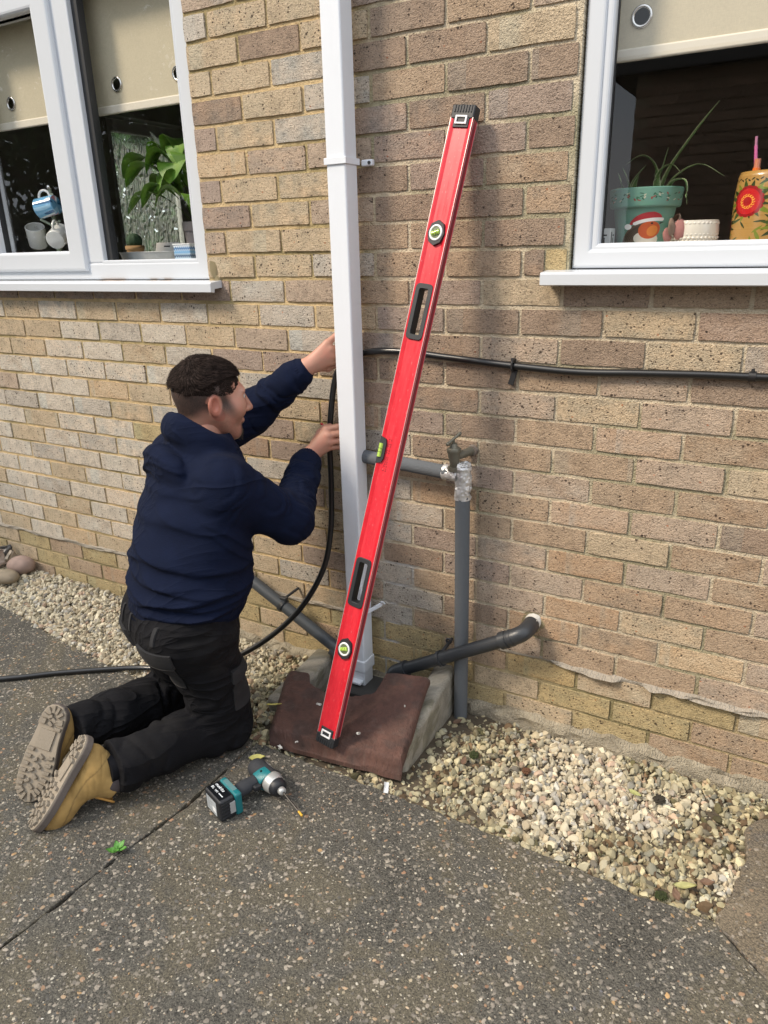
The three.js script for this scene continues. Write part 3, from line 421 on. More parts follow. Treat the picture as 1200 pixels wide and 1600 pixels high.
  part('cactus', warp(new THREE.SphereGeometry(0.03, 24, 14), (o) => { const a = Math.atan2(o[2], o[0]), k = 1 + 0.12 * Math.cos(a * 9); o[0] *= k; o[2] *= k; }).translate(-1.87, 1.505, -0.30), mat([0.03, 0.07, 0.035], 0.8), tc);
}
// things on the right window board
{
  const pot = thing('robin_plant_pot', 'mint green pot painted with a robin in a red hat, holding a spider plant', 'plant'), x = 0.152, z = -0.195, y = 1.433;
  const tex = canvasTex(1024, 512, (g, w, h) => {
    g.fillStyle = '#628f7e'; g.fillRect(0, 0, w, h); const r = rng(3);
    for (let k = 0; k < 900; k++) { g.fillStyle = `rgba(${70 + 50 * r()},${120 + 40 * r()},${100 + 40 * r()},0.12)`; g.beginPath(); g.ellipse(r() * w, r() * h, 4 + 22 * r(), 3 + 8 * r(), 0, 0, 7); g.fill(); }
    for (let k = 0; k < 14; k++) { const cx = k * 74 + 30, cy = 80; for (let q = 0; q < 9; q++) { g.fillStyle = ['#23533f', '#2f6b4d', '#8a3b35', '#b3b09a'][q % 4]; g.save(); g.translate(cx + 52 * (r() - 0.5), cy + 62 * (r() - 0.5)); g.rotate(r() * 6); g.beginPath(); g.ellipse(0, 0, 11, 4, 0, 0, 7); g.fill(); g.restore(); } }
    const bx = 565, by = 345; g.save(); g.translate(bx, by); g.scale(1.25, 1.25); g.translate(-bx, -by); g.fillStyle = '#5a4a38'; g.beginPath(); g.moveTo(bx - 110, by + 95); g.quadraticCurveTo(bx - 70, by - 40, bx + 20, by - 60); g.lineTo(bx + 10, by + 70); g.closePath(); g.fill();
    g.strokeStyle = '#3c3228'; g.lineWidth = 5; for (let k = 0; k < 6; k++) { g.beginPath(); g.moveTo(bx - 100 + k * 14, by + 85 - k * 6); g.quadraticCurveTo(bx - 70 + k * 12, by + 10, bx - 10 + k * 3, by - 30); g.stroke(); }
    g.fillStyle = '#d9d2c0'; g.beginPath(); g.ellipse(bx + 25, by + 60, 62, 48, 0.2, 0, 7); g.fill(); g.fillStyle = '#c2572a'; g.beginPath(); g.ellipse(bx + 38, by + 2, 52, 58, 0.25, 0, 7); g.fill(); g.fillStyle = '#d98136'; g.beginPath(); g.ellipse(bx + 52, by + 8, 26, 36, 0.2, 0, 7); g.fill();
    g.fillStyle = '#1b1612'; g.beginPath(); g.arc(bx + 46, by - 42, 6, 0, 7); g.fill(); g.beginPath(); g.moveTo(bx + 82, by - 46); g.lineTo(bx + 112, by - 50); g.lineTo(bx + 84, by - 36); g.fill();
    g.fillStyle = '#b02a33'; g.beginPath(); g.moveTo(bx - 62, by - 30); g.quadraticCurveTo(bx - 30, by - 118, bx + 50, by - 116); g.quadraticCurveTo(bx + 92, by - 100, bx + 92, by - 72); g.closePath(); g.fill();
    g.strokeStyle = '#e8e6e0'; g.lineWidth = 22; g.lineCap = 'round'; g.beginPath(); g.moveTo(bx - 30, by - 42); g.quadraticCurveTo(bx + 20, by - 72, bx + 92, by - 66); g.stroke(); g.fillStyle = '#efeee9'; g.beginPath(); g.arc(bx - 66, by - 22, 19, 0, 7); g.fill(); g.restore();
  });
  const body = lathe([[0.0, 0], [0.058, 0], [0.062, 0.004], [0.078, 0.103], [0.0865, 0.103], [0.089, 0.108], [0.0925, 0.147], [0.090, 0.15], [0.084, 0.147], [0.078, 0.12], [0, 0.12]], 64);
  { const p = body.attributes.position, u = body.attributes.uv; for (let i = 0; i < p.count; i++) u.setXY(i, u.getX(i), p.getY(i) / 0.15); }
  part('pot', body.rotateY(2.95).translate(x, y, z), mat([1, 1, 1], 0.5, { map: tex }), pot); part('soil', new THREE.CircleGeometry(0.079, 24).rotateX(-Math.PI / 2).translate(x, y + 0.125, z), soilM, pot);
  const lm = leafMat([1, 1, 1]), G = [0.06, 0.15, 0.03], S = [0.42, 0.48, 0.27], L = (pts, w = 0.007) => part('leaf', blade(pts.map(([a, b, c]) => [x + a, y + b, z + c]), (k) => w * Math.min(1, k * 6 + 0.4) * (1 - k ** 3) + 0.0008, 0.5, G, S, 18, true), lm, pot);
  L([[0.03, 0.125, 0], [0.06, 0.2, 0.01], [0.105, 0.27, 0.01], [0.155, 0.335, 0.02]], 0.010); L([[0.02, 0.125, 0], [0.035, 0.19, 0], [0.045, 0.245, 0]], 0.006); L([[0.025, 0.125, 0.02], [0.02, 0.2, 0.03], [-0.01, 0.225, 0.04], [-0.05, 0.205, 0.05]]); L([[0.03, 0.125, 0.02], [0.035, 0.185, 0.03], [0.06, 0.20, 0.03], [0.09, 0.175, 0.03]]);
  L([[0.04, 0.125, 0.02], [0.08, 0.175, 0.04], [0.13, 0.195, 0.05], [0.19, 0.165, 0.06]], 0.005); L([[0.05, 0.125, 0.03], [0.075, 0.16, 0.05], [0.10, 0.16, 0.06], [0.112, 0.105, 0.065]]); L([[-0.04, 0.125, 0], [-0.05, 0.17, 0.01], [-0.065, 0.205, 0.01]]); L([[-0.045, 0.125, 0.02], [-0.06, 0.16, 0.03], [-0.07, 0.19, 0.03]]); L([[-0.035, 0.125, 0.02], [-0.025, 0.17, 0.03], [0.0, 0.205, 0.03]]); L([[-0.03, 0.125, 0.02], [-0.025, 0.155, 0.03], [-0.015, 0.18, 0.04]]); L([[-0.04, 0.125, 0.04], [-0.055, 0.15, 0.06], [-0.07, 0.14, 0.07]], 0.005);
  const cup = thing('dimpled_bowl', 'small cream dimpled ceramic bowl beside the robin pot', 'bowl'), cm = glaze([0.66, 0.62, 0.52], 0.3);
  { const g = lathe([[0, 0], [0.047, 0], [0.053, 0.01], [0.057, 0.04], [0.055, 0.066], [0.052, 0.068], [0.05, 0.06], [0.048, 0.012], [0, 0.01]], 96); warp(g, (o) => { const a = Math.atan2(o[2], o[0]), R = Math.hypot(o[0], o[2]); if (R > 0.0505 && o[1] > 0.004 && o[1] < 0.062) { const k = 1; o[0] *= k; o[2] *= k; } }); part('body', g.translate(0.285, 1.433, -0.17), cm, cup); }
  for (let j = 0; j < 7; j++) { const l = []; for (let i = 0; i < 34; i++) { const a = (i + (j % 2) * 0.5) / 34 * Math.PI * 2, R = 0.0552 + 0.0012 * Math.sin(j), s = new THREE.SphereGeometry(0.0042, 7, 5).scale(1, 0.8, 0.45).rotateY(Math.PI / 2 - a); s.translate(0.285 + R * Math.cos(a), 1.442 + j * 0.0085, -0.17 + R * Math.sin(a)); l.push(s); } part('bead_row', mergeGeometries(l), cm, cup); }
  const sh = thing('dried_rose', 'curled dried pink flower hanging over the dimpled bowl', 'flower'); const sm = mat([0.34, 0.15, 0.13], 0.8, { side: THREE.DoubleSide }), sm2 = mat([0.20, 0.14, 0.10], 0.9, { side: THREE.DoubleSide });
  for (const [dx, dy, dz, a, s, m] of [[0, 0, 0, 0.2, 1, sm], [-0.02, 0.005, 0.01, 1.1, 0.8, sm2], [-0.012, 0.018, -0.005, 2.0, 0.9, sm2], [-0.03, -0.012, 0.0, 0.6, 0.7, sm]]) { const g = warp(new THREE.SphereGeometry(0.021, 18, 12, 0, 4.2), (o) => { const n = 0.8 + 0.5 * noise(o[0] * 80 + a, o[1] * 80, o[2] * 80); o[0] *= n * 0.8; o[1] *= n * 1.15; o[2] *= n * 0.6; }); g.scale(s, s, s).rotateZ(a * 0.4).rotateY(a).translate(0.256 + dx, 1.480 + dy, -0.125 + dz); part('petal', g, m, sh); }
  const jar = thing('painted_jar', 'wooden jar painted with red flowers, full of pens', 'jar');
  const jt = canvasTex(1024, 512, (g, w, h) => {
    g.fillStyle = '#a98346'; g.fillRect(0, 0, w, h); const r = rng(8); for (let k = 0; k < 160; k++) { g.strokeStyle = `rgba(120,80,30,${0.05 + 0.1 * r()})`; g.lineWidth = 1 + 2 * r(); const y = r() * h; g.beginPath(); g.moveTo(0, y); g.bezierCurveTo(300, y + 10 * r(), 700, y - 10 * r(), w, y); g.stroke(); }
    g.fillStyle = '#252a18'; for (let k = 0; k < 46; k++) { g.beginPath(); g.ellipse(k * 23 + 8, 52 + (k % 2) * 9, 11, 4.5, k % 2 ? 0.7 : -0.7, 0, 7); g.fill(); }
    const leaf = (x, y, a, l, c) => { g.save(); g.translate(x, y); g.rotate(a); g.fillStyle = c; g.beginPath(); g.moveTo(0, 0); g.quadraticCurveTo(l / 2, -l / 5, l, 0); g.quadraticCurveTo(l / 2, l / 5, 0, 0); g.fill(); g.restore(); };
    for (let k = 0; k < 60; k++) leaf(r() * w, 90 + r() * 420, r() * 6.3, 50 + 50 * r(), ['#2c3a16', '#6f7a22', '#39491b'][k % 3]);
    for (let k = 0; k < 5; k++) { const cx = 90 + k * 205, cy = k % 2 ? 360 : 200; for (let q = 0; q < 16; q++) leaf(cx, cy, q * 0.39 + 0.2, 120 + 40 * r(), ['#2c3a16', '#6f7a22', '#39491b'][q % 3]); }
    for (let k = 0; k < 5; k++) { const cx = 90 + k * 205, cy = k % 2 ? 360 : 200; g.fillStyle = '#8c1016'; for (let q = 0; q < 16; q++) { g.beginPath(); g.arc(cx + 66 * Math.cos(q * 0.3927), cy + 84 * Math.sin(q * 0.3927), 22, 0, 7); g.fill(); } g.fillStyle = '#b81c1f'; g.beginPath(); g.ellipse(cx, cy, 68, 86, 0, 0, 7); g.fill(); g.strokeStyle = '#e2a23a'; g.lineWidth = 5; for (let q = 0; q < 14; q++) { g.beginPath(); g.arc(cx + 34 * Math.cos(q * 0.45), cy + 40 * Math.sin(q * 0.45), 7, 0, 5); g.stroke(); } g.fillStyle = '#9c0f14'; g.beginPath(); g.ellipse(cx, cy, 22, 27, 0, 0, 7); g.fill(); }
  });
  const jg = lathe([[0, 0], [0.070, 0], [0.074, 0.006], [0.076, 0.06], [0.0755, 0.12], [0.072, 0.16], [0.068, 0.172], [0.062, 0.168], [0.066, 0.13], [0, 0.12]], 56); { const p = jg.attributes.position, u = jg.attributes.uv; for (let i = 0; i < p.count; i++) u.setY(i, 1 - p.getY(i) / 0.172); jt.flipY = false; }
  part('body', jg.rotateY(2.65).translate(0.442, 1.433, -0.185), mat([1, 1, 1], 0.25, { map: jt, clearcoat: 0.6 }), jar);
  const pen = (label, c, dx, dz, h, r, lean) => { const t = thing('pen', label, 'pen'); part('barrel', rod([0.442 + dx, 1.56, -0.185 + dz], [0.442 + dx + lean, 1.433 + h, -0.185 + dz], r), glaze(c), t); part('cap', rod([0.442 + dx + lean, 1.433 + h, -0.185 + dz], [0.442 + dx + lean * 1.12, 1.433 + h + 0.02, -0.185 + dz], r * 0.8), glaze(c.map((v) => v * 0.6 + 0.1)), t); };
  pen('thin pink pen standing tallest in the painted jar', [0.55, 0.12, 0.30], -0.03, 0.01, 0.23, 0.004, -0.012); pen('stout orange highlighter in the painted jar', [0.75, 0.16, 0.02], -0.035, 0.02, 0.18, 0.009, 0.002); pen('brown wooden pencil in the painted jar', [0.30, 0.20, 0.12], -0.008, 0.0, 0.185, 0.004, 0.004); pen('dark navy pen leaning over in the painted jar', [0.03, 0.04, 0.06], 0.03, 0.01, 0.18, 0.008, 0.01);
  const bx = thing('paper_carton', 'small white carton with black print tucked behind the robin pot', 'carton'), ct = canvasTex(64, 128, (g, w, h) => { g.fillStyle = '#b9bcb9'; g.fillRect(0, 0, w, h); g.fillStyle = '#15181a'; g.fillRect(8, 20, 14, 70); g.fillRect(30, 34, 20, 10); g.fillRect(30, 52, 12, 40); });
  part('body', box(0.05, 0.09, 1.433, 1.488, -0.15, -0.10, 0.002), mat([1, 1, 1], 0.6, { map: ct }), bx);
}
// ---------- downpipe ----------
const pipeWhite = mat([0.72, 0.755, 0.80], 0.35, { clearcoat: 0.15, bumpMap: grainBump, bumpScale: 0.0004 });
{
  const t = thing('rainwater_downpipe', 'square white plastic rainwater downpipe running down the brick wall', 'downpipe');
  part('pipe', box(-0.6545, -0.5915, 0.08, 3.3, 0.034, 0.097, 0.006), pipeWhite, t);
  part('collar', box(-0.6580, -0.5880, 0.062, 0.108, 0.0305, 0.1005, 0.005), pipeWhite, t);
  part('shoe', join(box(-0.6525, -0.5935, -0.01, 0.068, 0.036, 0.095, 0.005), box(-0.662, -0.5985, 0.020, 0.030, 0.085, 0.118, 0.003)), pipeWhite, t);
  const band = (y) => frameGeo(-0.6585, -0.5875, 0.028, 0.1015, [0.0035, 0.0035, 0.003, 0.004], 0, 0.017, 0.001).rotateX(Math.PI / 2).scale(1, 1, 1).translate(0, y, 0);
  const c1 = part('pipe_clip', join(band(1.690), box(-0.5885, -0.552, 1.6705, 1.6875, 0.004, 0.020, 0.004).rotateY(0)), pipeWhite, t);
  part('screw', rod([-0.561, 1.679, 0.016], [-0.561, 1.679, 0.0225], 0.0045), mat([0.03, 0.03, 0.03], 0.5), c1);
  const c2 = part('loose_clip', join(rod([-0.63, 0.275, 0.104], [-0.586, 0.289, 0.085], 0.006), box(-0.03, 0.03, -0.007, 0.007, -0.0025, 0.0025, 0.002).rotateZ(0.42).rotateY(0.75).translate(-0.572, 0.300, 0.055)), pipeWhite, t);
  part('hook', new THREE.TorusGeometry(0.0075, 0.003, 8, 20, 4.4).rotateX(0.4).translate(-0.551, 0.312, 0.028), pipeWhite, c2);
}
// ---------- red box level ----------
{
  const t = thing('spirit_level', 'long red box spirit level leaning on the wall in front of the downpipe', 'spirit level');
  const foot = V(-0.502, 0.056, 0.470), top = V(-0.264, 1.774, 0.034), A = top.clone().sub(foot), L = 1.8; A.normalize();
  let N = V(-0.07, 0, 1); N.addScaledVector(A, -N.dot(A)).normalize(); const W = V().crossVectors(A, N).normalize();
  t.matrixAutoUpdate = true; t.quaternion.setFromRotationMatrix(new THREE.Matrix4().makeBasis(W, A, N)); t.position.copy(foot);
  const rt = dataTex(128, 1024, (i, j, o) => { const n = fbm(i * 0.08, j * 0.03, 3, 4), f = noise(i * 0.7, j * 0.25, 7), s = sstep(0.90, 0.95, noise(i * 0.35, j * 0.06, 9)); const m = 0.86 + 0.24 * (n - 0.5) + 0.08 * (f - 0.5); o[0] = g22(mix(0.74 * m, 0.76, s * 0.25)); o[1] = g22(mix(0.008 + 0.02 * n * n, 0.35, s * 0.3)); o[2] = g22(mix(0.022 + 0.02 * n * n, 0.33, s * 0.3)); });
  const rr = dataTex(128, 512, (i, j, o) => { const n = fbm(i * 0.1, j * 0.03, 13, 4); o[0] = o[1] = o[2] = 0.32 + 0.5 * n; }, false);
  const red = mat([1, 1, 1], 0.62, { map: rt, roughnessMap: rr, clearcoat: 0.1, clearcoatRoughness: 0.4 }), bare = mat([0.62, 0.50, 0.49], 0.4, { metalness: 0.6 }), blk = mat([0.016, 0.018, 0.021], 0.55), wht = mat([0.78, 0.78, 0.78], 0.4), wine = mat([0.20, 0.012, 0.028], 0.5, { clearcoat: 0.2 });
  const hw = 0.0315, ht = 0.014, web = new THREE.Shape(); web.moveTo(-hw + 0.008, 0.028); web.lineTo(hw - 0.008, 0.028); web.lineTo(hw - 0.008, L - 0.028); web.lineTo(-hw + 0.008, L - 0.028); web.closePath();
  const slot = (y0, y1, w, r) => { const p = new THREE.Path(); p.moveTo(-w + r, y0); p.lineTo(w - r, y0); p.quadraticCurveTo(w, y0, w, y0 + r); p.lineTo(w, y1 - r); p.quadraticCurveTo(w, y1, w - r, y1); p.lineTo(-w + r, y1); p.quadraticCurveTo(-w, y1, -w, y1 - r); p.lineTo(-w, y0 + r); p.quadraticCurveTo(-w, y0, -w + r, y0); return p; };
  for (const [a, b] of [[0.448, 0.585], [1.215, 1.352]]) web.holes.push(slot(a, b, 0.0215, 0.012));
  const uvM = (g) => { const p = g.attributes.position, u = g.attributes.uv; for (let i = 0; i < p.count; i++) u.setXY(i, p.getX(i) / 0.07 + p.getZ(i) * 3, p.getY(i) / 0.9); return g; };
  const wg = new THREE.ExtrudeGeometry(web, { depth: 2 * ht - 0.006, bevelEnabled: false }); wg.translate(0, 0, -ht + 0.003); part('web', uvM(wg), red, t);
  for (const s of [-1, 1]) {                                    // raised edge rails, chamfered towards the web
    const c = new THREE.Shape([[hw, -ht], [hw, ht], [hw - 0.004, ht + 0.0005], [hw - 0.012, ht - 0.003], [hw - 0.012, -ht + 0.003], [hw - 0.004, -ht]].map(([x, z]) => new THREE.Vector2(s * x, z))); const g = new THREE.ExtrudeGeometry(c, { depth: L - 0.056, bevelEnabled: false }); g.rotateX(-Math.PI / 2).scale(1, 1, -1).translate(0, 0.028, 0);
    const gi = g.index ? g : g; gi.computeVertexNormals(); const rail = part('edge_rail', uvM(toCreasedNormals(gi, 0.4)), s > 0 ? red : red, t);
    part('worn_edge', box(s * hw - 0.0006, s * hw + 0.0006, 0.03, L - 0.03, ht - 0.0006, ht + 0.0008), bare, rail);
    if (s > 0) { part('side_channel', box(hw - 0.0004, hw + 0.0008, 0.03, L - 0.03, -ht + 0.006, ht - 0.006), wine, rail); part('side_line', box(hw, hw + 0.0012, 0.03, L - 0.03, ht - 0.0068, ht - 0.0058), bare, rail); part('side_line', box(hw, hw + 0.0012, 0.03, L - 0.03, -ht + 0.0003, -ht + 0.0012), bare, rail); }
  }
  for (const [a, b] of [[0.448, 0.585], [1.215, 1.352]]) {      // rubber-lined hand holes
    const s = new THREE.Shape(slot(a - 0.004, b + 0.004, 0.025, 0.014).getPoints(8)); s.holes.push(slot(a + 0.0075, b - 0.0075, 0.0145, 0.007)); const g = new THREE.ExtrudeGeometry(s, { depth: 2 * ht, bevelEnabled: true, bevelSize: 0.001, bevelThickness: 0.0015, bevelSegments: 2 }); g.translate(0, 0, -ht); part('hand_hole', g, blk, t);
  }
  const vialM = mat([0.42, 0.62, 0.10], 0.15, { clearcoat: 0.8 }), lineM = mat([0.03, 0.04, 0.02], 0.6);
  for (const y of [0.312, 1.486]) {                             // round plumb vials
    const o = part('vial_housing', new THREE.CylinderGeometry(0.0255, 0.027, 0.008, 8).scale(0.95, 1, 1.25).rotateX(Math.PI / 2).rotateZ(0).translate(0, y, ht + 0.0005), blk, t);
    part('vial_ring', new THREE.TorusGeometry(0.0165, 0.0028, 10, 32).scale(1, 1.08, 1).translate(0, y, ht + 0.0045), wht, o); part('vial_well', new THREE.CircleGeometry(0.0155, 28).translate(0, y, ht + 0.0047), mat([0.13, 0.16, 0.09], 0.4), o);
    part('vial', rod([-0.010, y - 0.004, ht + 0.005], [0.010, y + 0.004, ht + 0.005], 0.0062, 0.0062, 14), vialM, o); part('vial_lines', join(box(-0.0042, -0.0036, y - 0.008, y + 0.006, ht + 0.0105, ht + 0.0115), box(0.0036, 0.0042, y - 0.006, y + 0.008, ht + 0.0105, ht + 0.0115)), lineM, o);
  }
  { const s = new THREE.Shape([[-hw - 0.0012, 0.862], [-hw + 0.016, 0.868], [-hw + 0.0205, 0.880], [-hw + 0.0205, 0.922], [-hw + 0.016, 0.934], [-hw - 0.0012, 0.940]].map((p) => new THREE.Vector2(...p))), g = new THREE.ExtrudeGeometry(s, { depth: 2 * ht + 0.0022, bevelEnabled: false }); g.translate(0, 0, -ht); const o = part('vial_housing', g, blk, t);
    part('vial', rod([-hw + 0.0055, 0.882, ht + 0.001], [-hw + 0.0055, 0.920, ht + 0.001], 0.0062, 0.0062, 14), vialM, o); part('vial_lines', join(box(-hw - 0.0005, -hw + 0.012, 0.8955, 0.8965, ht + 0.006, ht + 0.0075), box(-hw - 0.0005, -hw + 0.012, 0.9055, 0.9065, ht + 0.006, ht + 0.0075)), lineM, o); }
  { const l = [], r = rng(17); for (let row = 0; row < 2; row++) for (let k = 0; k < 15; k++) { if (r() < 0.16) continue; const y = 0.845 + k * 0.0062, x = -0.0075 + row * 0.0065; for (let q = 0; q < 3; q++) { const v = r() < 0.5; l.push(v ? box(x + q * 0.0016, x + q * 0.0016 + 0.0005, y, y + 0.0042, ht - 0.0032, ht - 0.0026) : box(x, x + 0.0045, y + q * 0.0017, y + q * 0.0017 + 0.0005, ht - 0.0032, ht - 0.0026)); } } part('stamped_marking', mergeGeometries(l.map(plain)), mat([0.13, 0.006, 0.012], 0.7), t); }
  for (const [y0, d] of [[0, 1], [L, -1]]) {                    // rubber end caps with a framed slot and ribbed foot
    const o = part('end_cap', new RoundedBoxGeometry(2 * hw + 0.003, 0.034, 2 * ht + 0.003, 3, 0.004).translate(0, y0 + d * 0.017, 0), blk, t);
    part('cap_tongue', new RoundedBoxGeometry(0.044, 0.026, 0.004, 2, 0.0018).translate(0, y0 + d * 0.042, ht - 0.001), blk, o);
    const f = frameGeo(-0.0165, 0.0165, -0.0105, 0.0105, [0.0045, 0.0045, 0.0045, 0.0045], 0, 0.005, 0.0012); f.translate(0, y0 + d * 0.037, ht); part('slot_frame', f, wht, o);
    for (let k = 0; k < 7; k++) part('cap_rib', box(-0.025 + k * 0.0078, -0.0215 + k * 0.0078, y0 + d * 0.010 - 0.009, y0 + d * 0.010 + 0.009, ht + 0.001, ht + 0.0035, 0.001), blk, o);
  }
}
// ---------- pipework ----------
const foamM = mat([0.105, 0.115, 0.125], 0.95, { bumpMap: grainBump, bumpScale: 0.0012 }), blackPipe = mat([0.028, 0.031, 0.035], 0.38, { bumpMap: grainBump, bumpScale: 0.0003 }), greyPipe = mat([0.052, 0.060, 0.068], 0.45, { bumpMap: grainBump, bumpScale: 0.0003 });
const foil = mat([0.66, 0.66, 0.65], 0.5, { metalness: 0.7 }), brass = mat([0.17, 0.16, 0.125], 0.55, { metalness: 0.6 });
const crumple = (g, k, a, s) => { g = mergeVertices(g); const p = g.attributes.position, n = g.attributes.normal; for (let i = 0; i < p.count; i++) { const x = p.getX(i), y = p.getY(i), z = p.getZ(i), d = a * (noise(x * k + s, y * k, z * k) - 0.5) + a * 0.6 * (noise(x * k * 2.3, y * k * 2.3 + s, z * k * 2.3) - 0.5); p.setXYZ(i, x + n.getX(i) * d, y + n.getY(i) * d, z + n.getZ(i) * d); } g.computeVertexNormals(); return toCreasedNormals(g, 0.25); };
{
  const t = thing('lagged_water_pipe', 'grey foam lagged water pipe with crumpled foil at its corner below tap', 'pipe');
  part('riser', tube([[-0.247, -0.06, 0.052], [-0.2475, 0.2, 0.052], [-0.249, 0.5, 0.052], [-0.2505, 0.775, 0.053]], 0.0225, 60, 28), foamM, t);
  part('branch', tube([[-0.66, 0.834, 0.040], [-0.5, 0.829, 0.050], [-0.4, 0.824, 0.052], [-0.286, 0.818, 0.055]], 0.0215, 40, 28), foamM, t);
  const fg = (a, b, r) => { const A = V(...a), B = V(...b), g = new THREE.CylinderGeometry(r, r, A.distanceTo(B), 48, 40, true); g.applyQuaternion(new THREE.Quaternion().setFromUnitVectors(V(0, 1, 0), B.clone().sub(A).normalize())); const m = A.add(B).multiplyScalar(0.5); return g.translate(m.x, m.y, m.z); };
  const fm = foil.clone(); fm.side = THREE.DoubleSide;
  part('foil_wrap', crumple(fg([-0.2505, 0.742, 0.053], [-0.2485, 0.846, 0.055], 0.0245), 75, 0.006, 2), fm, t);
  part('foil_wrap', crumple(fg([-0.312, 0.8195, 0.0545], [-0.262, 0.817, 0.056], 0.0222), 75, 0.005, 9), fm, t);
  part('foil_cap', crumple(new THREE.SphereGeometry(0.0235, 40, 24).scale(1, 0.5, 1).translate(-0.2485, 0.845, 0.055), 120, 0.008, 4), fm, t);
}
{
  const t = thing('garden_tap', 'old brass garden tap with bar handle above the lagged pipe', 'tap'), x = -0.272, z = 0.068;
  part('wall_plate', crumple(new THREE.CylinderGeometry(0.015, 0.018, 0.012, 20).rotateX(Math.PI / 2).translate(-0.243, 0.880, 0.004), 60, 0.004, 1), mat([0.17, 0.14, 0.115], 0.9), t);
  part('inlet', rod([-0.245, 0.880, 0.005], [x + 0.004, 0.874, z - 0.006], 0.013, 0.012), brass, t);
  part('body', lathe([[0, -0.032], [0.010, -0.032], [0.0115, -0.005], [0.0135, 0.004], [0.0135, 0.014], [0.0155, 0.017], [0.0155, 0.027], [0.012, 0.030], [0.0085, 0.034], [0.0085, 0.040], [0.006, 0.043], [0, 0.043]], 28).scale(1.35, 1, 1.35).rotateZ(0.06).translate(x, 0.872, z), brass, t);
  part('outlet_nut', new THREE.CylinderGeometry(0.019, 0.019, 0.013, 6).translate(x - 0.001, 0.8385, z), brass, t);
  part('spindle', rod([x - 0.002, 0.913, z], [x - 0.003, 0.928, z], 0.0045), brass, t);
  const h = part('bar_handle', rod([x - 0.012, 0.916, z + 0.020], [x + 0.008, 0.940, z - 0.018], 0.0048, 0.0042), brass, t);
  for (const p of [[x - 0.012, 0.916, z + 0.020], [x + 0.008, 0.940, z - 0.018]]) part('handle_end', new THREE.SphereGeometry(0.0062, 14, 10).translate(...p), brass, h);
  t.scale.setScalar(1.0);
  part('hose_union', rod([x + 0.002, 0.812, z - 0.004], [x, 0.836, z], 0.009), brass, t);
}
{
  const t = thing('waste_pipe', 'black plastic waste pipe slanting from wall elbow across the lagged pipe', 'pipe'), a = [-0.075, 0.331, 0.088], b = [-0.448, 0.115, 0.090];
  part('wall_sleeve', crumple(new THREE.CylinderGeometry(0.0235, 0.0265, 0.03, 32, 6).rotateX(Math.PI / 2).translate(-0.030, 0.358, 0.012), 80, 0.004, 3), mat([0.55, 0.53, 0.48], 0.8), t);
  part('elbow', tube([[-0.030, 0.358, 0.018], [-0.031, 0.357, 0.052], [-0.040, 0.351, 0.075], [-0.060, 0.340, 0.086], [-0.088, 0.3235, 0.088]], 0.0252, 40, 28), blackPipe, t);
  part('socket', join(rod([-0.080, 0.328, 0.088], [-0.100, 0.3165, 0.0885], 0.0275, 0.0275, 28), rod([-0.066, 0.336, 0.0865], [-0.072, 0.3325, 0.0875], 0.027, 0.027, 28)), blackPipe, t);
  part('straight', rod(a, b, 0.0212, 0.0212, 28), blackPipe, t);
  part('drop_elbow', tube([[-0.432, 0.124, 0.090], [-0.458, 0.109, 0.090], [-0.476, 0.093, 0.090], [-0.483, 0.068, 0.090], [-0.484, 0.03, 0.090]], 0.0252, 40, 28), blackPipe, t);
  part('socket', rod([-0.428, 0.1265, 0.090], [-0.440, 0.1195, 0.090], 0.0275, 0.0275, 28), blackPipe, t);
  part('drop', rod([-0.484, 0.05, 0.090], [-0.484, -0.05, 0.090], 0.0212, 0.0212, 24), greyPipe, t);
  part('pipe_clip', join(rod([-0.300, 0.2007, 0.089], [-0.309, 0.1955, 0.089], 0.0262, 0.0262, 28), rod([-0.3, 0.222, 0.085], [-0.302, 0.228, 0.005], 0.006), new THREE.TorusGeometry(0.008, 0.004, 8, 16).translate(-0.302, 0.233, 0.03)), blackPipe, t);
}
{
  const t = thing('sloping_waste_pipe', 'dark grey waste pipe sloping along the wall behind the person to drain', 'pipe');
  part('straight', rod([-1.36, 0.4485, 0.075], [-0.672, 0.104, 0.085], 0.0215, 0.0215, 28), greyPipe, t);
  part('elbow', tube([[-1.34, 0.4385, 0.075], [-1.375, 0.456, 0.072], [-1.39, 0.463, 0.05], [-1.391, 0.464, -0.01]], 0.025, 30, 24), greyPipe, t);
  part('drop_elbow', tube([[-0.70, 0.118, 0.084], [-0.665, 0.100, 0.085], [-0.645, 0.083, 0.086], [-0.638, 0.03, 0.088]], 0.025, 30, 24).translate(-0.03, 0, 0), greyPipe, t);
  part('pipe_clip', join(rod([-0.948, 0.2422, 0.081], [-0.936, 0.2362, 0.0812], 0.0265, 0.0265, 28), rod([-0.94, 0.262, 0.078], [-0.925, 0.278, 0.004], 0.005), box(-0.95, -0.922, 0.262, 0.272, 0.07, 0.088, 0.002).rotateZ(0)), blackPipe, t);
}
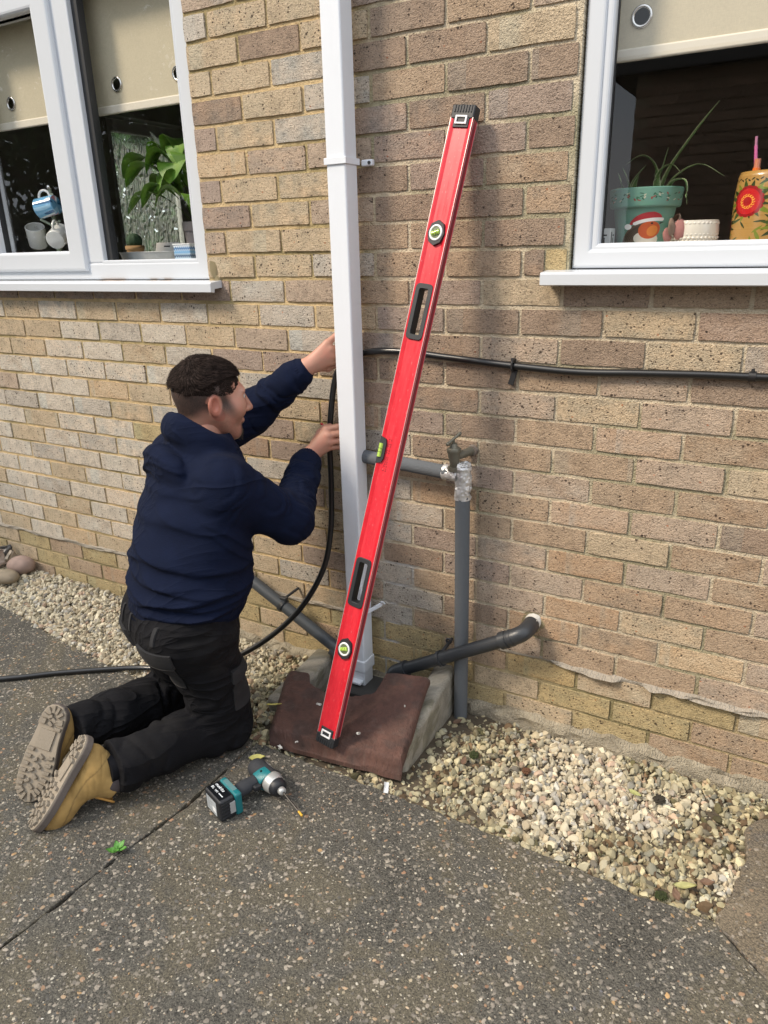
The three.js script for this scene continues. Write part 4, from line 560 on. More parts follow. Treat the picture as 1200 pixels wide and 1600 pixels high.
// ---------- black cable ----------
const cableM = mat([0.009, 0.0095, 0.010], 0.33, { clearcoat: 0.2 });
solo('black_cable', 'thick black cable along the brick wall, looping past the hands to ground', 'cable', tube([[1.9, 1.165, 0.011], [1.2, 1.158, 0.011], [0.9, 1.152, 0.011], [0.70, 1.150, 0.011], [0.509, 1.145, 0.012], [0.369, 1.143, 0.0125], [0.218, 1.138, 0.0125], [0.055, 1.132, 0.0125], [-0.124, 1.139, 0.0125], [-0.318, 1.152, 0.0125], [-0.464, 1.162, 0.0125], [-0.58, 1.157, 0.0125], [-0.645, 1.137, 0.014], [-0.690, 1.103, 0.018], [-0.708, 1.06, 0.024], [-0.716, 0.972, 0.040], [-0.7215, 0.868, 0.050], [-0.716, 0.719, 0.062], [-0.714, 0.568, 0.082], [-0.733, 0.435, 0.112], [-0.801, 0.297, 0.16], [-0.903, 0.185, 0.22], [-1.024, 0.100, 0.275], [-1.15, 0.045, 0.32], [-1.28, 0.024, 0.355], [-1.415, 0.0135, 0.395], [-1.626, 0.0105, 0.533], [-1.80, 0.0105, 0.671], [-2.1, 0.0105, 0.86], [-2.6, 0.0105, 1.0]], 0.0098, 420, 14), cableM);
const clipMat = mat([0.012, 0.012, 0.013], 0.5);
{
  const t = thing('cable_clip', 'black cable clip with strap hanging down from the wall cable', 'cable clip', 'clips holding the black cable'); part('saddle', tube([[-0.121, 1.150, 0.002], [-0.121, 1.153, 0.014], [-0.121, 1.150, 0.0245], [-0.121, 1.139, 0.0265], [-0.121, 1.128, 0.024], [-0.122, 1.124, 0.005]], 0.003, 30, 8), clipMat, t); part('nail', rod([-0.1215, 1.155, 0.002], [-0.1215, 1.157, 0.022], 0.0045), clipMat, t);
  part('strap', box(-0.008, 0.008, -0.045, 0, 0, 0.003, 0.001).rotateZ(-0.28).rotateX(-0.06).translate(-0.117, 1.128, 0.004), clipMat, t);
  const t2 = thing('cable_clip', 'small black clip gripping the wall cable below the right window', 'cable clip', 'clips holding the black cable'); part('saddle', new THREE.CylinderGeometry(0.0125, 0.0125, 0.016, 20).rotateZ(Math.PI / 2).translate(0.475, 1.1455, 0.0125), clipMat, t2); part('nail', rod([0.475, 1.159, 0.004], [0.475, 1.161, 0.020], 0.004), clipMat, t2);
}
// ---------- gully surround and mat ----------
const concM = new THREE.MeshStandardMaterial({ roughness: 0.95, bumpMap: grainBump, bumpScale: 0.004, map: dataTex(512, 512, (i, j, o) => { const n = fbm(i * 0.02, j * 0.02, 6, 4), f = noise(i * 0.5, j * 0.5, 2), k = sstep(0.5, 0.66, fbm(i * 0.014 + 30, j * 0.03, 1, 3)); const m = 0.6 + 0.5 * (n - 0.5) + 0.22 * (f - 0.5); o[0] = g22(m * mix(0.46, 0.34, k)); o[1] = g22(m * mix(0.42, 0.31, k)); o[2] = g22(m * mix(0.34, 0.225, k)); }) });
{
  const t = thing('gully_surround', 'plain raised concrete surround of drain gully under the brown mat', 'drain surround');
  const lump = (x0, x1, y1, z0, z1, s, fall = 0) => { const g = new RoundedBoxGeometry(x1 - x0, y1 + 0.08, z1 - z0, 6, 0.018); g.translate((x0 + x1) / 2, (y1 - 0.08) / 2, (z0 + z1) / 2); const p = g.attributes.position, u = g.attributes.uv; for (let i = 0; i < p.count; i++) { const x = p.getX(i), z = p.getZ(i), y = p.getY(i) - fall * Math.max(0, (z - z0) / (z1 - z0)) * (p.getY(i) > 0 ? 1 : 0), d = 0.0035; p.setXYZ(i, x + d * (noise(x * 14, y * 14, z * 14 + s) - 0.5), y + d * (noise(x * 14 + 9, y * 14, z * 14 + s) - 0.5), z + d * (noise(x * 14, y * 14 + 9, z * 14 + s) - 0.5)); u.setXY(i, (x + z) * 3, (y + z * 0.5) * 3); } g.computeVertexNormals(); return g; };
  part('kerb', lump(-0.35, -0.276, 0.145, 0.02, 0.39, 1, 0.10), concM, t); part('kerb', lump(-0.82, -0.735, 0.085, 0.05, 0.36, 5, 0.03), concM, t); part('kerb', lump(-0.74, -0.34, 0.035, 0.34, 0.43, 9), concM, t);
  part('gully', box(-0.74, -0.34, -0.072, -0.055, 0.01, 0.36), mat([0.03, 0.027, 0.022], 1), t);
  part('gully_hopper', box(-0.66, -0.46, -0.056, 0.01, 0.02, 0.15, 0.006), mat([0.045, 0.043, 0.04], 0.9), t);
}
{
  const nx = 56, nz = 40, P = [], U = [], I = [], th = 0.014;
  const BL = [-0.800, 0.265], BR = [-0.308, 0.160], FL = [-0.702, 0.512], FR = [-0.264, 0.455];
  const start = (s) => { const n = 0.05 * (noise(s * 16, 3) - 0.5) + 0.03 * (noise(s * 50, 5) - 0.5); const notch = sstep(0.17, 0.2, s) * (1 - sstep(0.685, 0.71, s)); return 0.012 * noise(s * 9, 1) + notch * (0.20 + 0.10 * sstep(0.2, 0.42, s) - 0.06 * sstep(0.55, 0.68, s) + n); };
  const pos = (s, t) => {
    let x = mix(mix(BL[0], BR[0], s), mix(FL[0], FR[0], s), t), z = mix(mix(BL[1], BR[1], s), mix(FL[1], FR[1], s), t);
    const yb = mix(0.112, 0.166, sstep(0.1, 0.85, s)); let y = mix(yb, 0.052, sstep(-0.1, 0.95, t) * 0.9 + 0.1 * t); const lip = sstep(0.86, 1.0, t); y -= lip * lip * 0.046; z -= lip * 0.012; const rl = sstep(0.97, 1, s); y -= rl * rl * 0.020 * (0.5 + 0.5 * t) * (1 - 0.6 * lip); const ll = sstep(0.05, 0, s); y -= ll * ll * 0.02 * (1 - lip);
    y += 0.004 * (noise(x * 9, z * 9, 2) - 0.5) + 0.001 * (noise(x * 40, z * 40, 5) - 0.5) + 0.002 * Math.sin(x * 17 + 1) * (1 - lip); const c = 0.003 * (noise(s * 7, t * 7, 9) - 0.5); return [x + c, Math.max(y, 0.006), z + 0.006 * (noise(s * 9 + 4, t * 7, 2) - 0.5)];
  };
  for (let k = 0; k < 2; k++) for (let j = 0; j <= nz; j++) for (let i = 0; i <= nx; i++) { const s = i / nx, t = mix(start(s), 1, j / nz), p = pos(s, t); P.push(p[0], p[1] - (k ? th : 0), p[2]); U.push(s, t); }
  const w = nx + 1, off = w * (nz + 1), at = (i, j) => j * w + i;
  for (let j = 0; j < nz; j++) for (let i = 0; i < nx; i++) { const a = at(i, j), b = at(i + 1, j), c = at(i + 1, j + 1), d = at(i, j + 1); I.push(a, d, c, a, c, b, a + off, c + off, d + off, a + off, b + off, c + off); }
  const rim = []; for (let i = 0; i < nx; i++) rim.push(at(i, 0)); for (let j = 0; j < nz; j++) rim.push(at(nx, j)); for (let i = nx; i > 0; i--) rim.push(at(i, nz)); for (let j = nz; j > 0; j--) rim.push(at(0, j));
  rim.forEach((a, k) => { const b = rim[(k + 1) % rim.length]; I.push(a, b, b + off, a, b + off, a + off); });
  let g = new THREE.BufferGeometry(); g.setAttribute('position', new THREE.Float32BufferAttribute(P, 3)); g.setAttribute('uv', new THREE.Float32BufferAttribute(U, 2)); g.setIndex(I); g = toCreasedNormals(g, 0.8);
  const mt = dataTex(1024, 768, (i, j, o) => { const n = fbm(i * 0.012, j * 0.012, 8, 4), f = noise(i * 0.6, j * 0.6, 3), q = fbm(i * 0.05, j * 0.05, 4, 3), d = sstep(0.52, 0.68, fbm(i * 0.009 + 6, j * 0.012, 12, 3)), pale = sstep(0.60, 0.72, fbm(i * 0.02 + 50, j * 0.02, 3, 4)) * 0.25; const m = 0.75 + 0.6 * (n - 0.5) + 0.35 * (q - 0.5) + 0.25 * (f - 0.5); let c = [mix(0.115, 0.085, d) * m, mix(0.052, 0.044, d) * m, mix(0.037, 0.034, d) * m]; c = c.map((v, e) => mix(v, [0.15, 0.10, 0.08][e] * m, pale)); for (let e = 0; e < 3; e++) o[e] = g22(c[e]); });
  solo('rubber_mat', 'torn brown rubber mat laid over the drain gully, level standing on it', 'mat', g, new THREE.MeshStandardMaterial({ map: mt, roughness: 0.82, bumpMap: grainBump, bumpScale: 0.003 }));
}
// ---------- cordless impact driver ----------
{
  const t = thing('impact_driver', 'teal and black cordless impact driver lying on its side on the concrete', 'power tool'), e1 = V(0.94, 0, 0.335).normalize(), e2 = V(0.335, 0, -0.94).normalize();
  t.quaternion.setFromRotationMatrix(new THREE.Matrix4().makeBasis(e1, e2, V().crossVectors(e1, e2).normalize())); t.position.set(-0.638, 0.0353, 0.782); t.scale.setScalar(0.92);
  const S = V().crossVectors(e1, e2).y; // +1 when local z points up
  const up = Math.sign(S), black = mat([0.015, 0.017, 0.021], 0.45, { bumpMap: grainBump, bumpScale: 0.0005 }), soft = mat([0.028, 0.031, 0.037], 0.8, { bumpMap: grainBump, bumpScale: 0.0008 }), teal = mat([0.008, 0.155, 0.175], 0.42, { bumpMap: grainBump, bumpScale: 0.0004 }), silver = mat([0.50, 0.51, 0.50], 0.4, { metalness: 0.5 }), steel = mat([0.10, 0.095, 0.09], 0.35, { metalness: 1 });
  const bat = part('battery', new RoundedBoxGeometry(0.094, 0.052, 0.0755, 4, 0.009).translate(0.002, -0.010, 0), black, t);
  const txt = canvasTex(512, 288, (g, w, h) => { g.fillStyle = '#0d1014'; g.fillRect(0, 0, w, h); g.fillStyle = '#dfe6ea'; g.font = 'italic bold 92px sans-serif'; g.fillText('makita', 24, 100); g.font = 'bold 84px sans-serif'; g.fillText('BL', 24, 205); g.font = 'bold 66px sans-serif'; g.fillText('18V', 160, 205); g.fillRect(310, 170, 150, 22); });
  const lab = part('printed_panel', new THREE.PlaneGeometry(0.078, 0.038), mat([1, 1, 1], 0.35, { map: txt }), bat); lab.position.set(0.002, -0.011, up * 0.0381); if (up < 0) lab.rotation.x = Math.PI;
  const stk = canvasTex(256, 256, (g, w, h) => { g.fillStyle = '#aeb6bb'; g.fillRect(0, 0, w, h); const r = rng(6); g.fillStyle = '#3a4248'; for (let k = 0; k < 9; k++) g.fillRect(16, 20 + k * 25, 60 + 130 * r(), 5); g.fillStyle = '#e8ecee'; g.fillRect(150, 120, 80, 90); });
  const lb = part('rating_label', new THREE.PlaneGeometry(0.058, 0.050), mat([1, 1, 1], 0.5, { map: stk }), bat); lb.rotation.x = Math.PI / 2; lb.position.set(-0.004, -0.0363, -up * 0.002);
  for (let k = 0; k < 5; k++) part('battery_rib', box(0.048, 0.0505, -0.030, 0.008, -0.026 + k * 0.012, -0.021 + k * 0.012, 0.001), black, bat);
  part('battery_latch', box(0.046, 0.0515, -0.004, 0.014, -0.02, 0.02, 0.002), mat([0.35, 0.36, 0.36], 0.5), bat);
  part('battery_shoe', new RoundedBoxGeometry(0.098, 0.024, 0.076, 4, 0.008).translate(0.004, 0.026, 0), teal, t);
  part('shoe_panel', box(-0.03, 0.03, 0.020, 0.034, up * 0.0375 - 0.0006, up * 0.0375 + 0.0012, 0.0005), mat([0.10, 0.20, 0.21], 0.5), t);
  const hd = cone([0.004, 0.03, 0], [-0.002, 0.075, 0], 0.0245, 0.0195), hd2 = cone([-0.002, 0.075, 0], [-0.004, 0.135, 0], 0.0195, 0.0235);
  part('handle', field((x, y, z) => smin(hd(x, y, z * 1.16), hd2(x, y, z * 1.16), 0.02), [-0.04, 0, -0.035], [0.04, 0.17, 0.035], 0.003), soft, t);
  const head = [cone([-0.048, 0.150, 0], [0.022, 0.150, 0], 0.030, 0.0325), cone([-0.048, 0.150, 0], [-0.055, 0.150, 0], 0.027, 0.024)];
  part('motor_housing', field((x, y, z) => smax(smin(head[0](x, y, z), head[1](x, y, z), 0.01), x - 0.036, 0.006) + 0.0009 * Math.max(0, Math.sin(x * 420)) * (x < -0.02 ? 1 : 0), [-0.1, 0.1, -0.045], [0.05, 0.2, 0.045], 0.003), soft, t);
  const tp = part('teal_panel', field((x, y, z) => smax(Math.abs(smin(head[0](x, y, z), hd2(x, y, z * 1.12), 0.025) - 0.0005) - 0.0016, smax(Math.abs(x - 0.012 - (y - 0.13) * 0.25) - 0.021, Math.abs(y - 0.132) - 0.021, 0.004), 0.002), [-0.03, 0.1, -0.045], [0.06, 0.17, 0.045], 0.0024), teal, t);
  part('screw', rod([0.006, 0.132, up * 0.0285], [0.006, 0.132, up * 0.0335], 0.0035), steel, tp);
  part('hammer_case', lathe([[0, 0.03], [0.0325, 0.03], [0.0335, 0.036], [0.030, 0.056], [0.0235, 0.072], [0, 0.072]], 36).rotateZ(-Math.PI / 2).translate(0, 0.150, 0), silver, t);
  part('nose_ring', lathe([[0, 0.056], [0.027, 0.056], [0.0285, 0.062], [0.026, 0.078], [0.017, 0.084], [0, 0.084]], 36).rotateZ(-Math.PI / 2).translate(0, 0.150, 0), black, t);
  part('chuck', lathe([[0, 0.08], [0.0125, 0.08], [0.0125, 0.094], [0.009, 0.100], [0, 0.100]], 24).rotateZ(-Math.PI / 2).translate(0, 0.150, 0), silver, t);
  const bit = part('drill_bit', rod([0.094, 0.150, 0], [0.182, 0.147, -up * 0.014], 0.0032, 0.003, 10), steel, t);
  part('bit_tip', rod([0.182, 0.147, -up * 0.014], [0.201, 0.1463, -up * 0.017], 0.0036, 0.0036, 8), mat([0.62, 0.36, 0.03], 0.4), bit);
  part('trigger', new RoundedBoxGeometry(0.016, 0.026, 0.020, 3, 0.006).translate(0.026, 0.103, 0), black, t);
  part('belt_mark', box(-0.045, -0.005, 0.1795, 0.1815, -0.01, 0.01, 0.0006), mat([0.45, 0.47, 0.48], 0.6), t);
}
// ---------- the kneeling person ----------
{
  const P = thing('person', 'kneeling person in navy hoodie, black work trousers and tan boots, fixing cable', 'person');
  const F = [0.40, 0, -0.917], R = [0.917, 0, 0.40];            // the way the body faces, and its right
  const J = { hipR: [-0.835, 0.45, 0.622], hipL: [-1.0, 0.45, 0.552], kneeR: [-0.828, 0.074, 0.548], kneeL: [-1.085, 0.074, 0.468], ankR: [-0.930, 0.112, 0.900], ankL: [-1.135, 0.132, 0.845], neck: [-0.912, 0.915, 0.435], shR: [-0.762, 0.842, 0.515], shL: [-1.058, 0.862, 0.390], elR: [-0.672, 0.708, 0.350], elL: [-0.928, 0.972, 0.178], wrR: [-0.757, 0.832, 0.122], wrL: [-0.752, 1.112, 0.122] };
  const lerp3 = (a, b, t) => [mix(a[0], b[0], t), mix(a[1], b[1], t), mix(a[2], b[2], t)];
  const many = (list, k) => (x, y, z) => { let d = list[0](x, y, z); for (let i = 1; i < list.length; i++) d = smin(d, list[i](x, y, z), k); return d; };
  // head frame
  const HC = V(-0.902, 1.058, 0.388), hf = V(0.53, -0.10, -0.845).normalize(), hr = V().crossVectors(hf, V(0, 1, 0)).normalize(), hu = V().crossVectors(hr, hf).normalize();
  hr.applyAxisAngle(hf, 0.06); hu.applyAxisAngle(hf, 0.06);
  const toHead = (x, y, z) => { const a = x - HC.x, b = y - HC.y, c = z - HC.z; return [a * hr.x + b * hr.y + c * hr.z, a * hu.x + b * hu.y + c * hu.z, -(a * hf.x + b * hf.y + c * hf.z)]; };
  const fromHead = (x, y, z) => HC.clone().addScaledVector(hr, x).addScaledVector(hu, y).addScaledVector(hf, -z);
  const H = { cran: ell([0, 0.026, 0.012], [0.0745, 0.088, 0.0975]), jaw: ell([0, -0.046, -0.030], [0.0575, 0.072, 0.064]), chin: ell([0, -0.098, -0.072], [0.026, 0.021, 0.022]), nose: cone([0, 0.010, -0.098], [0, -0.027, -0.119], 0.008, 0.0115), brow: ell([0, 0.030, -0.084], [0.05, 0.012, 0.014]), lips: ell([0, -0.064, -0.093], [0.025, 0.011, 0.011]), neck: cone([0, -0.04, 0.028], [0, -0.20, 0.055], 0.054, 0.06) };
  const cheeks = [1, -1].map((s) => ell([s * 0.040, -0.018, -0.066], [0.030, 0.032, 0.030])), sock = [1, -1].map((s) => ell([s * 0.031, 0.012, -0.103], [0.018, 0.012, 0.016])), wing = [1, -1].map((s) => ell([s * 0.011, -0.032, -0.107], [0.008, 0.007, 0.010])), jawb = [1, -1].map((s) => cone([s * 0.058, -0.035, -0.005], [s * 0.026, -0.094, -0.066], 0.019, 0.018));
  const ear = (s) => { const o = ell([0, 0, 0], [0.0100, 0.0295, 0.0180]), i = ell([0.0075, 0.003, -0.004], [0.0085, 0.019, 0.0108]), l = ell([0, -0.0235, -0.007], [0.0075, 0.0095, 0.0085]); return (x, y, z) => { const X = s * x - 0.0775 - 0.35 * (z - 0.010), Y = y + 0.004 - 0.18 * (z - 0.01), Z = z - 0.010; return smin(smax(o(X, Y, Z), -i(X, Y, Z), 0.006), l(X, Y, Z), 0.006); }; };
  const ears = [ear(1), ear(-1)];
  const headLocal = (x, y, z) => {
    let d = smin(H.cran(x, y, z), H.jaw(x, y, z), 0.035); d = smin(d, H.chin(x, y, z), 0.025); for (const b of jawb) d = smin(d, b(x, y, z), 0.03); d = smin(d, H.brow(x, y, z), 0.02); for (const c of cheeks) d = smin(d, c(x, y, z), 0.03);
    for (const s of sock) d = smax(d, -s(x, y, z), 0.012); d = smin(d, H.nose(x, y, z), 0.012); for (const w of wing) d = smin(d, w(x, y, z), 0.008); d = smin(d, H.lips(x, y, z), 0.008); d = smax(d, -(Math.hypot((y + 0.0635) * 1.0, z + 0.107) - 0.0035 + Math.max(0, Math.abs(x) - 0.022)), 0.003); d = smin(d, H.neck(x, y, z), 0.03); for (const e of ears) d = smin(d, e(x, y, z), 0.005); return d;
  };
  const nb = cone([-0.935, 0.80, 0.47], J.neck, 0.10, 0.06);
  const headF = (x, y, z) => { const [a, b, c] = toHead(x, y, z); return headLocal(a, b, c); };
  const skin = [0.44, 0.235, 0.165], hairC = [0.0175, 0.0140, 0.0118];
  const skinAt = (x, y, z, o) => { const [a, b, c] = toHead(x, y, z), n = noise(x * 900, y * 900, z * 900), q = fbm(x * 60, y * 60, z * 60, 3) - 0.5;
    let w = 0; if (b > -0.11) { const side = sstep(-0.046, -0.014, c + 0.5 * (b - 0.03) * -1), lowB = mix(-0.028, -0.062, sstep(0.03, 0.085, c)); w = side * sstep(lowB - 0.036, lowB + 0.028, b) * 0.98; const nearEar = sstep(0.028, 0.020, Math.hypot((b + 0.005) * 0.8, c - 0.008)) * (Math.abs(a) > 0.07 ? 1 : 0); w *= 1 - nearEar; }
    const beard = sstep(-0.030, -0.060, b) * sstep(0.005, -0.02, c) * sstep(-0.14, -0.115, b), goat = sstep(0.042, 0.026, Math.hypot(a * 0.8, b + 0.092, (c + 0.085) * 0.8)); let s = Math.max(w * (0.96 + 0.16 * (n - 0.5)), beard * (0.24 + 0.28 * (n - 0.5)), goat * (0.82 + 0.3 * (n - 0.5)), 0); if (!(b > -0.2 && Math.hypot(a, c) < 0.16)) s = 0; s = clamp(s, 0, 0.975);
    const red = Math.abs(a) > 0.074 && b > -0.05 && b < 0.05 ? 0.9 : 0.25 + q; for (let e = 0; e < 3; e++) { let v = skin[e] * (1 + 0.22 * q); v *= e ? 1 - 0.30 * clamp(red) : 1; o[e] = mix(v, hairC[e] + (e === 0 ? 0.012 : 0.008), s); } };
  // hands
  const finger = (pts, rad) => pts.slice(1).map((p, i) => cone(pts[i], p, rad[i], rad[i + 1]));
  const hand = (wr, mcp, chains, thumb, fore) => { const palm = [cone(fore, wr, 0.034, 0.0255)]; mcp.forEach((m, i) => palm.push(cone(lerp3(wr, m, 0.1), m, 0.019, [0.0118, 0.0122, 0.0117, 0.0105][i]))); const web = many(palm, 0.016), fs = chains.map((c, i) => many(finger([mcp[i], ...c], [0.0108, 0.0098, 0.0088, 0.0075].map((r) => r * [1, 1.03, 0.98, 0.88][i])), 0.004)), th = many(finger(thumb, [0.018, 0.0135, 0.0112, 0.0092]), 0.006); return (x, y, z) => { let d = web(x, y, z); for (const f of fs) d = smin(d, f(x, y, z), 0.0045); return smin(d, th(x, y, z), 0.010); }; };
  const mR = [[-0.706, 0.919, 0.090], [-0.695, 0.901, 0.097], [-0.693, 0.880, 0.097], [-0.700, 0.860, 0.092]];
  const handR = hand(J.wrR, mR, mR.map(([x, y, z], i) => [[[-0.677, y + 0.006, 0.068], [-0.672, y + 0.003, 0.070], [-0.672, y, 0.070], [-0.678, y - 0.001, 0.067]][i], [-0.686, y + 0.002, 0.045], [-0.703, y, 0.039]]), [[-0.744, 0.872, 0.095], [-0.737, 0.900, 0.076], [-0.727, 0.916, 0.062], [-0.713, 0.921, 0.055]], lerp3(J.elR, J.wrR, 0.7));
  const mL = [[-0.692, 1.186, 0.078], [-0.683, 1.167, 0.077], [-0.681, 1.147, 0.075], [-0.686, 1.128, 0.072]];
  const handL = hand(J.wrL, mL, [[[-0.676, 1.206, 0.052], [-0.666, 1.217, 0.032], [-0.652, 1.219, 0.018]], ...mL.slice(1).map(([x, y]) => [[-0.669, y + 0.002, 0.040], [-0.655, y + 0.001, 0.022], [-0.638, y, 0.015]])], [[-0.722, 1.118, 0.092], [-0.706, 1.110, 0.062], [-0.692, 1.118, 0.042], [-0.678, 1.126, 0.034]], lerp3(J.elL, J.wrL, 0.7));
  // the body: one skin, with finer meshes for head and hands
  const core = many([cone(J.hipR, J.hipL, 0.085, 0.085), cone([-0.918, 0.47, 0.585], [-0.905, 0.62, 0.545], 0.10, 0.10), cone([-0.905, 0.62, 0.545], [-0.905, 0.80, 0.475], 0.10, 0.115), cone(J.shR, J.shL, 0.05, 0.05), cone([-0.905, 0.80, 0.475], J.neck, 0.09, 0.056), cone(J.neck, [-0.905, 1.0, 0.405], 0.054, 0.05), cone(J.shR, J.elR, 0.05, 0.04), cone(J.elR, J.wrR, 0.038, 0.024), cone(J.shL, J.elL, 0.05, 0.04), cone(J.elL, J.wrL, 0.038, 0.024), cone(J.hipR, J.kneeR, 0.075, 0.052), cone(J.hipL, J.kneeL, 0.075, 0.052), cone(J.kneeR, lerp3(J.kneeR, J.ankR, 0.93), 0.05, 0.034), cone(J.kneeL, lerp3(J.kneeL, J.ankL, 0.93), 0.05, 0.034)], 0.03);
  const bodyG = field(core, [-1.25, 0.0, 0.05], [-0.55, 1.03, 1.0], 0.013), headG = field(headF, [-1.04, 0.87, 0.23], [-0.75, 1.19, 0.54], 0.0030), hrG = field(handR, [-0.80, 0.78, 0.02], [-0.65, 0.96, 0.19], 0.0026), hlG = field(handL, [-0.83, 1.05, 0.0], [-0.62, 1.24, 0.17], 0.0026);
  const skinM = mat([1, 1, 1], 0.52, { vertexColors: true, sheen: 0.1, bumpMap: grainBump, bumpScale: 0.0006 });
  const body = part('body', mergeGeometries([bodyG, headG, hrG, hlG].map((g) => paint(g, skinAt))), skinM, P); body.userData.label = 'light skinned head, ears and hands with short stubble';
  for (const s of [1, -1]) { const e = fromHead(s * 0.031, 0.012, -0.0835); part('eye', new THREE.SphereGeometry(0.0115, 18, 12).translate(e.x, e.y, e.z), mat([0.62, 0.60, 0.57], 0.15), body); const q = fromHead(s * 0.031, 0.011, -0.0935); part('iris', new THREE.SphereGeometry(0.0035, 10, 8).translate(q.x, q.y, q.z), mat([0.03, 0.02, 0.012], 0.1), body); }
  part('ring', new THREE.TorusGeometry(0.0112, 0.0018, 8, 24).rotateY(Math.PI / 2 + 0.2).translate(-0.675, 1.148, 0.058), mat([0.75, 0.75, 0.75], 0.2, { metalness: 1 }), body);
  // hair: a waved cap and thousands of short strands
  const capLow = (z) => 0.006 + 0.036 - 0.034 * sstep(-0.03, 0.08, z) + 0.016 * sstep(-0.045, -0.08, z);
  const wave = (x, y, z) => 0.004 * (noise(x * 40, y * 40, z * 40) - 0.45) + 0.002 * (noise(x * 110, y * 110, z * 110) - 0.5);
  const capF = (x, y, z) => { const d = H.cran(x, y, z) + 0.0015 - (0.0050 + 0.011 * sstep(0.03, -0.07, z)) * sstep(0.0, 0.08, y - capLow(z)) - wave(x, y, z) * sstep(0.015, 0.05, y - capLow(z)); return smax(d, capLow(z) - y, 0.006); };
  const capG = field((x, y, z) => { const [a, b, c] = toHead(x, y, z); return capF(a, b, c); }, [-1.04, 1.04, 0.24], [-0.76, 1.22, 0.53], 0.0032);
  const hairM = new THREE.MeshPhysicalMaterial({ vertexColors: true, roughness: 0.8, specularIntensity: 0.15, side: THREE.DoubleSide });
  const cap = paint(capG, (x, y, z, o) => { const m = 0.7 + 0.7 * noise(x * 300, y * 300, z * 300); for (let e = 0; e < 3; e++) o[e] = hairC[e] * m; }); cap.deleteAttribute('uv');
  const sp = [], sn = [], sc = [], r = rng(515);
  for (let k = 0; k < 46000; k++) {
    const th = r() * Math.PI * 2, cy = mix(-0.05, 1, r()), ry = Math.sqrt(1 - Math.min(1, cy * cy)), p = V(0.0745 * ry * Math.cos(th), 0.026 + 0.088 * cy, 0.012 + 0.0975 * ry * Math.sin(th)), edge = capLow(p.z) + 0.010 * (noise(p.x * 70, p.y * 70, p.z * 70) - 0.5), short = p.y < edge + 0.030; if (p.y < edge - 0.030 || (p.y < edge + 0.012 && r() < sstep(0.012, -0.03, p.y - edge) * 0.9 + 0.1)) continue;
    const n = V(p.x / 0.0745 ** 2, (p.y - 0.026) / 0.088 ** 2, (p.z - 0.012) / 0.0975 ** 2).normalize(), cx = p.x - 0.01, cz = p.z - 0.055, sw = V(-cz * 0.3 + cx, 0, cx * 0.3 + cz).normalize(), fw = sstep(0.10, 0.0, p.z), dir = V(0, 0, -1).multiplyScalar(fw).addScaledVector(sw, 1 - fw * 0.8).add(V(0.7 * (noise(p.x * 60, p.y * 60, p.z * 60) - 0.5) + 0.3 * (r() - 0.5), 0.5 * (noise(p.x * 50 + 7, p.z * 50) - 0.5), 0.3 * (r() - 0.5))); dir.addScaledVector(n, -dir.dot(n)).normalize();
    const L = short ? 0.003 + 0.005 * r() : 0.016 + 0.016 * r(), off = short ? 0.0 : (0.0035 + 0.012 * sstep(0.03, -0.07, p.z)) * sstep(0.015, 0.07, p.y - capLow(p.z)), a = p.clone().addScaledVector(n, off * 0.5 + wave(p.x, p.y, p.z) * 0.7 + (short ? 0 : 0.005 * noise(p.x * 75, p.y * 75, p.z * 75))), b = a.clone().addScaledVector(dir, L * 0.5).addScaledVector(n, short ? 0.0008 : 0.0045), c = a.clone().addScaledVector(dir, L).addScaledVector(n, short ? 0.0012 : 0.001 + 0.008 * r() * r()), w = V().crossVectors(dir, n).multiplyScalar(0.0005 + 0.0004 * r()), m = 0.5 + 2.3 * r() ** 3;
    const [A, B, C2, D2, E2] = [a.clone().add(w), a.clone().sub(w), b.clone().add(w), b.clone().sub(w), c].map((q) => fromHead(q.x, q.y, q.z)), N = V().addScaledVector(hr, n.x).addScaledVector(hu, n.y).addScaledVector(hf, -n.z).multiplyScalar(0.8).add(V(r() - 0.5, r() - 0.5, r() - 0.5).multiplyScalar(0.9)).normalize();
    for (const q of [A, B, C2, C2, B, D2, C2, D2, E2]) { sp.push(q.x, q.y, q.z); sn.push(N.x, N.y, N.z); sc.push(hairC[0] * m * 1.15, hairC[1] * m, hairC[2] * m); }
  }
  const sg = new THREE.BufferGeometry(); sg.setAttribute('position', new THREE.Float32BufferAttribute(sp, 3)); sg.setAttribute('color', new THREE.Float32BufferAttribute(sc, 3)); sg.computeVertexNormals();
  const hair = part('hair', mergeGeometries([cap.toNonIndexed(), sg]), hairM, P); hair.userData.label = 'short dark wavy hair, faded at the sides';
  { const gp = [], q = rng(8); for (let k = 0; k < 420; k++) { const a = (q() + q() - 1) * 0.030, b = -0.086 - 0.030 * q(), c0 = -0.075 - 0.022 * (1 - (a / 0.032) ** 2) - 0.1 * (b + 0.1), s = fromHead(a, b, c0 + 0.004), e = fromHead(a * 1.12, b - 0.009, c0 - 0.005 + 0.004 * (q() - 0.5)); gp.push(plain(rod([s.x, s.y, s.z], [e.x, e.y, e.z], 0.0009, 0.0004, 4))); } part('chin_beard', mergeGeometries(gp), mat(hairC, 0.6), P); }
  // clothes
  const weave = (fx, fy, k) => dataTex(256, 256, (i, j, o) => { o[0] = o[1] = o[2] = 0.5 + 0.25 * Math.sin(i * fx * Math.PI / 128) * Math.sin(j * fy * Math.PI / 128) + k * (noise(i * 0.7, j * 0.7) - 0.5); }, false);
